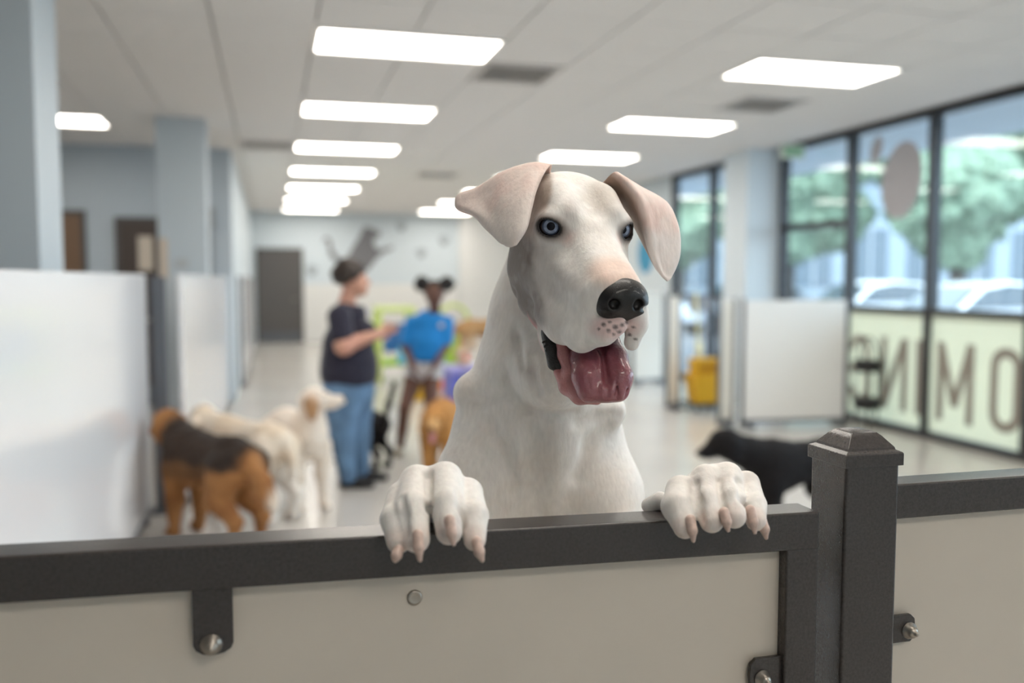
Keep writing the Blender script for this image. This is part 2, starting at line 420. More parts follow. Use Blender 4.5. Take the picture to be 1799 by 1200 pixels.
        for a in range(3):
            E = np.concatenate(edges[a]); c = E[:, :3]; fl = E[:, 3].astype(bool)
            e1 = np.zeros(3, int); e1[(a+1) % 3] = 1; e2 = np.zeros(3, int); e2[(a+2) % 3] = 1
            q = np.stack([find(c), find(c-e1), find(c-e1-e2), find(c-e2)], 1)
            ok = (q >= 0).all(1); q = q[ok]; fl = fl[ok]
            q[~fl] = q[~fl][:, ::-1]
            F.append(q)
        return V, np.concatenate(F)
def npmesh(name, V, F, col, m, parent=None):
    me = bpy.data.meshes.new(name)
    me.vertices.add(len(V)); me.vertices.foreach_set('co', np.asarray(V, np.float32).ravel())
    F = np.asarray(F); k = F.shape[1]
    me.loops.add(F.size); me.loops.foreach_set('vertex_index', F.astype(np.int32).ravel())
    me.polygons.add(len(F)); me.polygons.foreach_set('loop_start', np.arange(0, F.size, k, dtype=np.int32))
    me.polygons.foreach_set('use_smooth', np.ones(len(F), bool))
    me.update(calc_edges=True); me.validate()
    if col is not None:
        at = me.color_attributes.new('Col', 'FLOAT_COLOR', 'POINT')
        c = np.ones((len(V), 4), np.float32); c[:, :3] = col; at.data.foreach_set('color', c.ravel())
    return link(name, me, m, parent)
def sstep(a, b, x):
    t = np.clip((x-a)/(b-a), 0, 1); return t*t*(3-2*t)
def soft_ell(p, c, r, ax=None, soft=.35):
    l = p - np.array(c); l = l if ax is None else l @ np.array(ax).T
    k = np.sqrt(((l/np.array(r))**2).sum(1)); return 1-sstep(1-soft, 1+soft, k)
def mix(col, c, w): return col*(1-w[:, None]) + np.array(c)[None]*w[:, None]
_rng = np.random.RandomState(3)
_g = _rng.rand(32, 32, 32).astype(np.float32)
def vnoise(p, s):
    q = np.asarray(p)*s; i = np.floor(q).astype(int); f = q-i; f = f*f*(3-2*f); o = 0
    for a in (0,1):
        for b in (0,1):
            for c in (0,1):
                o = o + _g[(i[:, 0]+a) % 32, (i[:, 1]+b) % 32, (i[:, 2]+c) % 32]*np.abs(1-a-f[:, 0])*np.abs(1-b-f[:, 1])*np.abs(1-c-f[:, 2])
    return o
def fbm(p, s): return (vnoise(p, s) + .5*vnoise(p, s*2.1) + .25*vnoise(p, s*4.3))/1.75
def sheet(rows, n=7, th=.004):
    """curved flap with real thickness from rows of points (Catmull-Rom both ways); returns V, F, uv, side"""
    G = np.array(rows, float)
    def cr(A, n):
        A = np.concatenate([2*A[:1]-A[1:2], A, 2*A[-1:]-A[-2:-1]]); out = []
        for i in range(1, len(A)-2):
            for t in np.linspace(0, 1, n, endpoint=False):
                p0, p1, p2, p3 = A[i-1], A[i], A[i+1], A[i+2]
                out.append(.5*((2*p1) + (-p0+p2)*t + (2*p0-5*p1+4*p2-p3)*t*t + (-p0+3*p1-3*p2+p3)*t**3))
        out.append(A[-2]); return np.array(out)
    G = cr(G, n); G = cr(G.transpose(1, 0, 2), n).transpose(1, 0, 2)
    a, b = G.shape[:2]
    du = np.gradient(G, axis=1); dv = np.gradient(G, axis=0); nr = np.cross(du, dv); nr /= np.maximum(np.linalg.norm(nr, axis=2, keepdims=True), 1e-9)
    vv = np.linspace(0, 1, a)[:, None]*np.ones((1, b)); uu = np.ones((a, 1))*np.linspace(0, 1, b)[None]
    edge = np.minimum(np.minimum(uu, 1-uu)*b, (1-vv)*a); t = th*.5*np.clip(.35+edge*.25, .35, 1)
    V = np.concatenate([(G+nr*t[..., None]).reshape(-1, 3), (G-nr*t[..., None]).reshape(-1, 3)])
    F = []
    for i in range(a-1):
        for j in range(b-1):
            q = [i*b+j, i*b+j+1, (i+1)*b+j+1, (i+1)*b+j]; F.append(q); F.append([x+a*b for x in q[::-1]])
    ring = [j for j in range(b)] + [i*b+b-1 for i in range(1, a)] + [(a-1)*b+j for j in range(b-2, -1, -1)] + [i*b for i in range(a-2, 0, -1)]
    for x, y in zip(ring, ring[1:]+ring[:1]): F.append([y, x, x+a*b, y+a*b])
    uv = np.stack([uu.ravel(), vv.ravel()], 1)
    return V, np.array(F), np.concatenate([uv, uv]), np.repeat([0, 1], a*b)
# ---------------------------------------------------------------- the great white dog at the gate
def build_dane():
    ps, th = math.radians(20), math.radians(31)
    cv = lambda a, b, c: a*RT + b*UP - c*FW
    F = cv(math.cos(th)*math.sin(ps), -math.sin(th), math.cos(th)*math.cos(ps))
    S = cv(math.cos(ps), 0, -math.sin(ps))
    U = cv(math.sin(th)*math.sin(ps), math.cos(th), math.sin(th)*math.cos(ps))
    E0 = P(1034, 404, 1.22); HA = np.array([F, S, U])
    L = lambda f, s, u: E0 + F*f + S*s + U*u
    dog = thing('dog', 'huge white dog with floppy ears standing up with its paws on the gate', 'dog', (.52, 1.85, 0))
    b = Body()
    # trunk, hips, hind legs, tail (standing upright behind the gate)
    b.chain([((.43,1.53,1.18), .135), ((.46,1.66,.98), .125), ((.49,1.80,.80), .105), ((.50,1.90,.70), .10)], .05)
    for sx in (-1, 1):
        hx = .50 + sx*.085
        b.chain([((hx,1.90,.70), .085), ((hx+sx*.03,1.76,.50), .062), ((hx+sx*.03,1.98,.20), .034), ((hx+sx*.03,1.95,.055), .032)], .03)
        b.limb((hx+sx*.03,1.95,.045), .038, (hx+sx*.03,1.85,.032), .030, .02)
        for q in (-1.5,-.5,.5,1.5): b.limb((hx+sx*.03+q*.017,1.86,.03), .018, (hx+sx*.03+q*.019,1.815,.018), .015, .008)
    b.chain([((.50,2.00,.70), .032), ((.52,2.12,.56), .022), ((.54,2.18,.38), .016), ((.55,2.26,.22), .009)], .02)
    # chest and shoulders
    b.ell(P(945,815,1.47), (.125,.125,.19), k=.05)
    b.ell(P(945,770,1.40), (.085,.07,.085), k=.05)
    b.limb(P(868,728,1.43), .058, P(838,850,1.40), .062, .035)
    b.limb(P(1022,748,1.44), .058, P(1056,868,1.42), .062, .035)
    b.limb(P(838,850,1.40), .060, P(822,990,1.36), .050, .03)
    b.limb(P(1056,868,1.42), .060, P(1085,1000,1.38), .050, .03)
    # forearms up to the wrists behind the rail
    b.limb(P(822,990,1.36), .046, P(772,885,1.115), .034, .03)
    b.limb(P(1085,1000,1.38), .046, P(1243,878,1.175), .034, .03)
    # neck and throat
    b.chain([(P(990,440,1.40), .083), (P(965,560,1.43), .088), (P(950,660,1.425), .094), (P(945,735,1.45), .108)], .04)
    b.limb(P(1000,580,1.35), .050, P(972,660,1.37), .062, .03)
    b.ell(P(972,652,1.338), (.060,.056,.060), k=.007)
    b.limb(P(896,560,1.395), .026, P(914,668,1.370), .022, .012)
    b.limb(P(930,560,1.365), .024, P(940,640,1.340), .022, .014)
    b.limb(P(830,690,1.40), .030, P(905,705,1.375), .020, .02)
    b.limb(P(985,735,1.37), .020, P(1065,722,1.385), .030, .02)
    # head
    b.ell(L(-.058,0,-.020), (.088,.071,.062), HA, k=.03)
    b.ell(L(-.080,0,.012), (.050,.058,.030), HA, k=.03)
    for s in (-1, 1):
        b.limb(L(-.012,s*.036,.014), .020, L(-.05,s*.035,.025), .018, .02)
        b.ell(L(-.050,s*.052,-.055), (.066,.027,.056), HA, k=.025)
        b.limb(L(-.05,s*.052,-.09), .026, L(-.03,s*.044,-.125), .022, .03)
        b.limb(L(.02,s*.028,-.050), .034, L(.10,s*.021,-.048), .024, .02)     # muzzle walls
        b.limb(L(.085,s*.020,-.056), .018, L(.098,s*.012,-.058), .015, .015)
    b.limb(L(-.01,0,-.024), .036, L(.100,.004,-.038), .025, .025)
    b.limb(L(.0,.012,-.013), .020, L(.104,.017,-.029), .016, .015)
    b.limb(L(.0,-.012,-.013), .020, L(.104,-.011,-.029), .016, .015)
    b.chain([(P(957,556,1.228), .0105), (P(990,576,1.197), .0185), (P(1022,591,1.167), .0185), (P(1060,583,1.147), .0150), (P(1086,572,1.142), .0115)], .014)
    b.chain([(P(1120,545,1.155), .0125), (P(1118,572,1.158), .0120), (P(1110,602,1.165), .0105)], .010)
    b.limb(P(985,545,1.215), .020, P(1030,555,1.170), .020, .02)
    b.chain([(P(1117,558,1.165), .0125), (P(1098,548,1.205), .0170), (P(1072,543,1.240), .0180), (P(1050,535,1.270), .0150)], .016)
    b.limb(L(-.01,-.048,-.075), .024, P(988,556,1.208), .020, .03)
    # lower jaw
    for s in (-1, 1):
        b.limb(L(-.03,s*.046,-.112), .024, L(.045,s*.036,-.150), .016, .02)
        b.limb(L(.045,s*.036,-.150), .014, L(.118,s*.018,-.182), .012, .015)
    b.limb(L(.10,0,-.180), .014, L(.122,0,-.186), .014, .015)
    b.limb(L(-.02,0,-.150), .026, L(.09,0,-.186), .012, .03)
    # sockets
    eyes = []
    for s in (-1, 1):
        c = L(-.006, s*(.0535 if s < 0 else .0505), 0); nd = F*.80 + S*s*.52 + U*.20; nd /= np.linalg.norm(nd)
        sd = np.cross(nd, U); sd /= np.linalg.norm(sd); up = np.cross(sd, nd); up /= np.linalg.norm(up)
        eyes.append((c, nd, sd, up, s))
        b.ell(c - nd*.001, (.0205,.0205,.0205), k=.012)
    for c, nd, sd, up, s in eyes:
        b.ell(c + nd*.016, (.0150,.0100,.0200), (sd, up, nd), k=.003, sub=True)
        b.ell(c, (.0158,.0158,.0158), k=.002, sub=True)
    b.limb(L(-.075,.002,.062), .006, L(.000,.002,.036), .005, .028, True)
    # mouth cavity
    b.ell(L(.075,0,-.128), (.085,.032,.036), (F*.90-U*.43, S, U*.90+F*.43), k=.010, sub=True)
    # front paws
    toesL = [[(706,872,1.045,.017),(694,912,1.005,.0175),(700,952,.985,.013)],
             [(732,846,1.055,.0195),(724,892,1.003,.0200),(732,948,.978,.0145)],
             [(782,842,1.055,.0205),(786,888,1.003,.0200),(789,934,.978,.0145)],
             [(822,866,1.060,.0175),(832,906,1.010,.0175),(834,948,.990,.0125)]]
    toesR = [[(1196,862,1.110,.0185),(1190,890,1.085,.0205),(1203,926,1.065,.0140)],
             [(1240,842,1.125,.0185),(1238,880,1.085,.0185),(1250,915,1.065,.0145)],
             [(1278,838,1.130,.0185),(1286,876,1.090,.0175),(1290,908,1.070,.0140)],
             [(1312,850,1.140,.0160),(1324,888,1.105,.0165),(1328,915,1.085,.0125)]]
    for toes, back in ((toesL, (P(772,880,1.115), P(764,868,1.065))), (toesR, (P(1246,872,1.175), P(1256,862,1.140)))):
        b.limb(back[0], .034, back[1], .034, .02)
        for i, t in enumerate(toes):
            q = [(P(*a[:3]), a[3]) for a in t]
            b.limb(back[1], .018, q[0][0], q[0][1]*.95, .008)
            b.limb(q[0][0], q[0][1], q[1][0], q[1][1]*.94, .004)
            b.limb(q[1][0], q[1][1]*.94, q[2][0], q[2][1], .004)
    b.limb(P(1160,880,1.155), .012, P(1140,888,1.165), .010, .01)
    def surf(x, y, lo=.9, hi=1.75):
        ds = np.linspace(lo, hi, 500); f_ = b.field(np.array([P(x, y, q) for q in ds], np.float32)); k_ = np.flatnonzero(f_ < 0)
        return ds[k_[0]] if len(k_) else hi
    folds = [([(884,645),(900,690),(922,716),(962,728),(1012,724)], .0050, .012), ([(938,765),(940,830),(942,905)], .0055, .035),
             ([(858,742),(886,790),(906,862)], .0035, .022), ([(1066,745),(1034,782),(1012,838)], .0035, .022),
             ([(902,515),(908,590),(918,645)], .0028, .014), ([(938,570),(934,640),(945,690)], .0026, .014), ([(812,702),(846,704),(884,694)], .0028, .016), ([(1088,730),(1050,735),(1015,745)], .0024, .016),
             ([(753,838),(755,890),(757,935)], .0055, .006), ([(706,876),(710,905),(714,940)], .0035, .007), ([(806,866),(809,895),(813,925)], .0040, .007),
             ([(1221,848),(1224,880),(1232,915)], .0060, .007), ([(1261,845),(1266,875),(1274,905)], .0030, .007), ([(1300,846),(1306,875),(1312,902)], .0060, .007)]
    cuts = []
    for path, r_, k_ in folds:
        q = [P(x, y, surf(x, y)) for x, y in path]
        cuts += [(a, c, r_, k_) for a, c in zip(q[:-1], q[1:])]
    for a, c, r_, k_ in cuts: b.limb(a, r_, c, r_*.8, k_, True)
    V, Q = b.mesh(.0026)
    rel = V - CAM; dz = rel @ FW; PX = 899.5 + FPX*(rel @ RT)/dz; PY = 600 - FPX*(rel @ UP)/dz
    def blot(x, y, rx, ry, ang=0, soft=.35, dmax=1.31):
        c, s_ = math.cos(math.radians(ang)), math.sin(math.radians(ang)); dx = PX-x; dy = PY-y
        k = np.sqrt(((dx*c+dy*s_)/rx)**2 + ((-dx*s_+dy*c)/ry)**2); return (1-sstep(1-soft, 1+soft, k))*(dz < dmax)
    l = (V - E0) @ HA.T                     # head coordinates of every vertex
    f, s, u = l.T
    n1 = fbm(V, 30.); n2 = fbm(V, 110.)
    col = np.tile(np.array([.84,.805,.765]), (len(V), 1))
    col = mix(col, (.80,.73,.67), sstep(.45,.75,n1)*.5)
    head = sstep(-.16,-.12,f)*(u > -.23)
    nz = fbm(V, 60.)
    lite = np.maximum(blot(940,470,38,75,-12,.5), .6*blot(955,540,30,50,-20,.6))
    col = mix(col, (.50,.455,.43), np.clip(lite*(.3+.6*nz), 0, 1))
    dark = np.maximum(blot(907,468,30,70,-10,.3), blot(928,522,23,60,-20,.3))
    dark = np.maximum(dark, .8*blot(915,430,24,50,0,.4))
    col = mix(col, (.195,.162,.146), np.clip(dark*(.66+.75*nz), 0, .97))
    col = mix(col, (.40,.31,.245), blot(952,340,16,42,12,.35)*.9)
    col = mix(col, (.46,.38,.33), blot(935,385,18,34,0,.4)*.75)
    col = mix(col, (.55,.475,.405), .65*blot(1055,348,32,26,0,.6)*sstep(.3,.55,nz+.1))
    col = mix(col, (.50,.44,.41), .55*blot(1002,368,14,20,0,.6))
    col = mix(col, (.56,.51,.47), .5*blot(1085,365,16,18,0,.6))
    col = mix(col, (.62,.58,.55), .6*soft_ell(l, (.06,-.055,-.06), (.07,.03,.05), soft=.6)*sstep(.35,.6,n1))
    col = mix(col, (.80,.56,.45), .75*soft_ell(l, (.104,0,-.012), (.030,.036,.020), soft=.5))
    for sg in (-1, 1): col = mix(col, (.72,.50,.45), .7*soft_ell(l, (.012,sg*.034,-.008), (.018,.010,.012), soft=.6))
    # lips and muzzle front
    lipz = soft_ell(V, P(1084,574,1.130), (.036,.03,.017), soft=.45)
    col = mix(col, (.72,.48,.46), .7*lipz); 
    for x, y, r_ in ((1060,570,4.2),(1071,566,3.2),(1081,575,5.0),(1069,581,3.4),(1093,571,4.0),(1088,583,3.6),(1101,566,3.6),(1112,575,3.4),(1106,588,3.6),(1116,596,3.2),(1052,578,2.8),(1078,588,3.0)):
        col = mix(col, (.07,.05,.05), blot(x, y, r_, r_*.85, 0, .45, 1.2)*.85)
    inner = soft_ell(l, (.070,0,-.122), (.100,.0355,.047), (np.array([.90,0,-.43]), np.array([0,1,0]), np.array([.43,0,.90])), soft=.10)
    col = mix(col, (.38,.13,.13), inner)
    col = mix(col, (.10,.035,.04), inner*(1-sstep(.02,.07,f)))  # back of the mouth darkened: shade of the cavity mixed into the colour
    low = sstep(.012,.002, np.abs(u - (-.125 - .50*(f-.0))+.012))*(f > .0)*(f < .15)*(np.abs(s) > .02)*(u < -.10)
    col = mix(col, (.55,.27,.27), low*.7)
    for c, nd, sd, up, sg in eyes:
        q = V - c; a = q @ sd; bb = q @ up; cc = q @ nd
        k = np.sqrt((a/.0150)**2 + (bb/.0100)**2)
        col = mix(col, (.02,.015,.015), (1-sstep(1.15,1.85,k))*(cc > -.01))
        col = mix(col, (.30,.24,.21), .5*(1-sstep(1.6,2.2,k))*(k > 1.3)*(cc > -.01))
    for toes in (toesL, toesR):
        for t in toes:
            c = P(*t[2][:3]); w = 1-sstep(.008,.022, np.sqrt(((V-c)**2).sum(1)))
            col = mix(col, (.66,.48,.40), w*.55)
    col = mix(col, (.55,.52,.50), .45*sstep(.60,.78,n1)*(V[:, 2] < 1.36)*(V[:, 1] < 1.2))
    ears = []
    rl = [[(962,326,1.285),(945,335,1.29),(925,348,1.30),(905,360,1.31),(888,370,1.315),(884,372,1.318)],
          [(967,303,1.275),(936,304,1.28),(897,318,1.29),(858,337,1.30),(822,354,1.305),(822,362,1.312)],
          [(969,289,1.250),(931,288,1.25),(882,304,1.255),(838,331,1.27),(805,344,1.283),(812,362,1.300)],
          [(957,303,1.228),(925,312,1.222),(885,330,1.228),(846,348,1.250),(804,364,1.268),(822,372,1.292)],
          [(944,332,1.205),(918,347,1.198),(888,361,1.205),(860,372,1.225),(834,377,1.240),(838,380,1.270)],
          [(935,366,1.190),(914,380,1.184),(892,390,1.190),(871,395,1.205),(853,398,1.220),(855,399,1.228)],
          [(926,402,1.180),(911,408,1.176),(896,413,1.180),(883,414,1.190),(871,416,1.200),(872,416,1.204)],
          [(908,430,1.178),(902,433,1.176),(895,434.5,1.178),(889,433,1.183),(883,429,1.188),(884,429,1.190)]]
    rr = [[(1058,322,1.292),(1078,304,1.265),(1092,309,1.270),(1104,318,1.275),(1110,326,1.285)],
          [(1068,332,1.297),(1094,317,1.255),(1115,325,1.258),(1138,337,1.268),(1158,346,1.280)],
          [(1080,346,1.298),(1109,336,1.248),(1130,341,1.250),(1155,350,1.262),(1177,362,1.275)],
          [(1094,364,1.297),(1122,357,1.243),(1143,364,1.246),(1168,374,1.258),(1189,388,1.270)],
          [(1108,388,1.293),(1130,386,1.240),(1150,392,1.243),(1173,402,1.255),(1195,415,1.265)],
          [(1121,412,1.282),(1137,415,1.238),(1155,422,1.242),(1175,433,1.252),(1195,446,1.260)],
          [(1135,440,1.265),(1144,444,1.238),(1158,450,1.242),(1174,459,1.248),(1189,468,1.255)],
          [(1151,468,1.252),(1157,474,1.240),(1164,479,1.242),(1173,484,1.246),(1181,485,1.250)],
          [(1168,489,1.244),(1170,492,1.242),(1172,494,1.242),(1175,493,1.244),(1178,491,1.246)]]
    for side, rows in (('l', rl), ('r', rr)):
        ev, ef, uv, sd_ = sheet([[P(*q) for q in r] for r in rows], 7, .0042)
        ec = np.tile(np.array([.80,.66,.60]), (len(ev), 1)); nn = fbm(ev, 45.)
        ec = mix(ec, (.74,.50,.44), sstep(.45,.7,nn)*.45)
        if side == 'l':
            ec = mix(ec, (.80,.73,.68), sstep(.35,.8,uv[:, 1])*.8)
            ec = mix(ec, (.60,.25,.22), sstep(.80,.86,uv[:, 0])*(1-sstep(.50,.62,uv[:, 1]))*.8)
            ec = mix(ec, (.70,.45,.38), (1-sstep(.0,.10,uv[:, 0]))*(1-sstep(.3,.6,uv[:, 1]))*.6)
            ec = mix(ec, (.42,.33,.28), (1-sstep(.0,.06,uv[:, 0]))*sstep(.4,.5,uv[:, 1])*.6)
        else:
            ec = mix(ec, (.25,.155,.105), (1-sstep(.16,.29,uv[:, 0]))*(1-sstep(.75,.95,uv[:, 1]))*.9)
            ec = mix(ec, (.80,.72,.68), sstep(.5,.62, uv[:, 1]+.12*(uv[:, 0]-.5))*(uv[:, 0] > .2)*.85)
        ears.append((ev, ef, ec))
    for ev, ef, ec in ears:
        o = len(V); V = np.concatenate([V, ev]); Q = np.concatenate([Q, ef+o]); col = np.concatenate([col, ec])
    M = mat('short_white_coat', (.8,.75,.7), .62, attr=True, noise=.07, nscale=160, bump=.35, bscale=230, sheen=.25, stretch=(1,1,.35), sss=.06)
    npmesh('body', V, Q, np.clip(col, 0, 1), M, dog)
    # eyeballs
    M_eye = mat('pale_blue_eye', (.5,.5,.55), .06, attr=True, coat=0., spec=.14)
    for c, nd, sd, up, sg in eyes:
        gaze = -FW*.98 + RT*(-.02 if sg < 0 else .10) - UP*.12
        g = gaze/np.linalg.norm(gaze); n_ = 40; vs_ = []; cs = []
        a1 = np.cross(g, UP); a1 /= np.linalg.norm(a1); a2 = np.cross(a1, g); R = .0155
        angs = [0,.05,.12,.2,.27,.33,.365,.375,.42,.52,.62,.72,.80,.84,.88,.95,1.2,1.6,2.1,2.6,3.1]
        for t in angs:
            for k in range(n_):
                a = 2*math.pi*k/n_; vs_.append(c + R*(g*math.cos(t) + (a1*math.cos(a)+a2*math.sin(a))*math.sin(t)))
                if t < .37: cs.append((.008,.008,.012))
                elif t < .86:
                    q = .75+.35*((k*7919) % 13)/13; cs.append((.25*q,.30*q,.41*q) if t < .70 else (.06,.075,.11))
                else: cs.append((.05,.035,.033) if t < 1.0 else (.03,.02,.02))
        fs_ = [(i*n_+k, i*n_+(k+1) % n_, (i+1)*n_+(k+1) % n_, (i+1)*n_+k) for i in range(len(angs)-1) for k in range(n_)]
        npmesh('eye', np.array(vs_), np.array(fs_), np.array(cs), M_eye, dog)
    # nose leather with nostrils
    nb = Body()
    NC = (F*.94-U*.34, S, U*.94+F*.34)
    nb.ell(L(.114,.009,-.043), (.027,.034,.030), NC, k=.006)
    for sg in (-1, 1): nb.ell(L(.120,.009+sg*.018,-.047), (.021,.0170,.022), NC, k=.010)
    nb.limb(L(.122,.009,-.057), .014, L(.118,.009,-.074), .009, .012)
    for sg in (-1, 1):
        nb.limb(L(.160,.006+sg*.0150,-.040), .0056, L(.139,.006+sg*.0165,-.039), .0070, .003, True)
        nb.limb(L(.148,.006+sg*.0190,-.042), .0044, L(.128,.006+sg*.040,-.048), .0026, .003, True)
    nb.limb(L(.156,.009,-.055), .0012, L(.138,.009,-.082), .0012, .006, True)
    NV, NF = nb.mesh(.0013)
    npmesh('nose', NV, NF, None, mat('wet_black_nose', (.008,.007,.007), .33, bump=.35, bscale=900, coat=.2, spec=.35), dog)
    # tongue
    tb = Body()
    J = P(1060,690,1.172) - P(1045,600,1.222); J /= np.linalg.norm(J); JU = np.cross(S, J); JU /= np.linalg.norm(JU)
    T0 = P(1045,600,1.222)
    if JU @ FW > 0: JU = -JU
    tb.chain([(P(1026,596,1.235), .013), (P(1024,630,1.200), .0160), (P(1030,662,1.178), .0172), (P(1034,686,1.172), .0160)], .012)
    tb.chain([(P(1056,590,1.235), .012), (P(1058,640,1.196), .0150), (P(1062,688,1.172), .0150)], .012)
    tb.chain([(P(1072,592,1.235), .012), (P(1080,630,1.202), .0155), (P(1088,662,1.182), .0160), (P(1086,687,1.176), .0145)], .012)
    tb.limb(T0 + J*.0 + JU*.018, .003, T0 + J*.078 + JU*.0155, .0018, .009, True)
    for q in range(5): tb.limb(T0 + J*(.082-.004*abs(q-2)) + S*(-.026+.013*q) + JU*.017, .0012, T0 + J*.112 + S*(-.028+.014*q) + JU*.004, .0016, .006, True)
    TV, TF = tb.mesh(.0018)
    tl = (TV - T0) @ np.array([J, S, JU]).T
    tc = np.tile(np.array([.29,.088,.108]), (len(TV), 1))
    tc = mix(tc, (.14,.045,.065), (1-sstep(.01,.065,tl[:, 0])))  # tongue root darkened: shade under the upper lip put into its colour
    tc = mix(tc, (.36,.125,.135), sstep(.07,.105,tl[:, 0])*.7)
    npmesh('tongue', TV, TF, tc, mat('wet_tongue', (.5,.17,.18), .28, attr=True, noise=.12, nscale=90, bump=.5, bscale=260, coat=.5, sss=.1), dog)
    # black hanging lip at the mouth corner and pink gum line
    lb = Body()
    ax = P(996,657,1.205) - P(957,570,1.235); ax /= np.linalg.norm(ax); a2 = np.cross(ax, FW); a2 /= np.linalg.norm(a2); a3 = np.cross(ax, a2)
    lb.ell(P(974,614,1.222), (.040,.0105,.007), (ax, a2, a3), k=.004)
    lb.limb(P(963,585,1.228), .0070, P(972,640,1.214), .0080, .008)
    for q in range(9): lb.limb(P(957+q*3.0,600+q*7.2,1.216), .0022, P(953.5+q*3.0,602+q*7.2,1.215), .0018, .002)
    LV, LF = lb.mesh(.0016)
    npmesh('lip', LV, LF, None, mat('black_lip', (.010,.009,.009), .35, bump=.6, bscale=500), dog)
    gb = Body()
    gb.chain([(P(980,654,1.212), .0060), (P(996,680,1.197), .0095), (P(1018,696,1.183), .0100), (P(1048,701,1.176), .0080)], .008)
    gb.chain([(P(984,594,1.216), .0070), (P(992,625,1.210), .0085), (P(1004,655,1.200), .0095), (P(1010,684,1.190), .0080)], .008)
    LV, LF = gb.mesh(.0016)
    npmesh('gum', LV, LF, None, mat('pink_gum', (.48,.20,.20), .35, bump=.6, bscale=400, coat=.3), dog)
    # claws
    M_claw = mat('horn_claw', (.62,.46,.39), .4, noise=.2, nscale=200)
    claws = [((700,958,.972),(694,985,.968)), ((734,932,.958),(738,984,.955)), ((790,906,.957),(797,956,.953)), ((838,944,.975),(847,985,.972)),
             ((1213,905,1.050),(1218,950,1.048)), ((1272,892,1.052),(1279,932,1.050)), ((1318,888,1.075),(1326,936,1.073)), ((1338,905,1.085),(1346,945,1.083))]
    for a, c in claws:
        cb = Body(); a = P(a[0], a[1]+8, a[2]+.002); c = P(*c); mid = (a+c)/2 - FW*.003
        cb.chain([(a, .0062), (mid, .0056), (c, .0026)], .003)
        CV, CF = cb.mesh(.0016); npmesh('claw', CV, CF, None, M_claw, dog)
    # whiskers under the paws: tufts of hair
    return dog
build_dane()
# ---------------------------------------------------------------- people and the other dogs
M_skin = mat('skin', (.6,.4,.3), .5, attr=True)
def organic(b, h, name, m, parent, colf=None, fluff=0., fs=25.):
    ex = None
    if fluff: ex = lambda p: ((fbm(p, fs)-.5)*2*fluff).astype(np.float32)
    V, Q = b.mesh(h, ex)
    return npmesh(name, V, Q, None if colf is None else np.clip(colf(V), 0, 1), m, parent)
def hand(b, wrist, tip, palm_n, r=.011):
    """palm with five separate, gently curled fingers"""
    wrist = np.array(wrist); tip = np.array(tip); d = tip-wrist; Ln = np.linalg.norm(d); d = d/Ln
    n = np.array(palm_n, float); n -= d*(n @ d); n /= np.linalg.norm(n); s = np.cross(d, n)
    pc = wrist + d*.045
    b.ell(pc, (.045,.038,.015), (d, s, n), k=.01)
    for i, (o, L) in enumerate(((-.030,.060),(-.010,.075),(.010,.072),(.028,.055))):
        a = wrist + d*.078 + s*o; m_ = a + d*L*.5 - n*.004; e = m_ + d*L*.38 - n*L*.32
        b.limb(a, .0088, m_, .0082, .004); b.limb(m_, .0082, e, .0070, .004)
    a = wrist + d*.03 - s*.034; m_ = a + d*.03 - s*.02 - n*.006; e = m_ + d*.028 - n*.010
    b.limb(a, .011, m_, .0095, .006); b.limb(m_, .0095, e, .0080, .004)

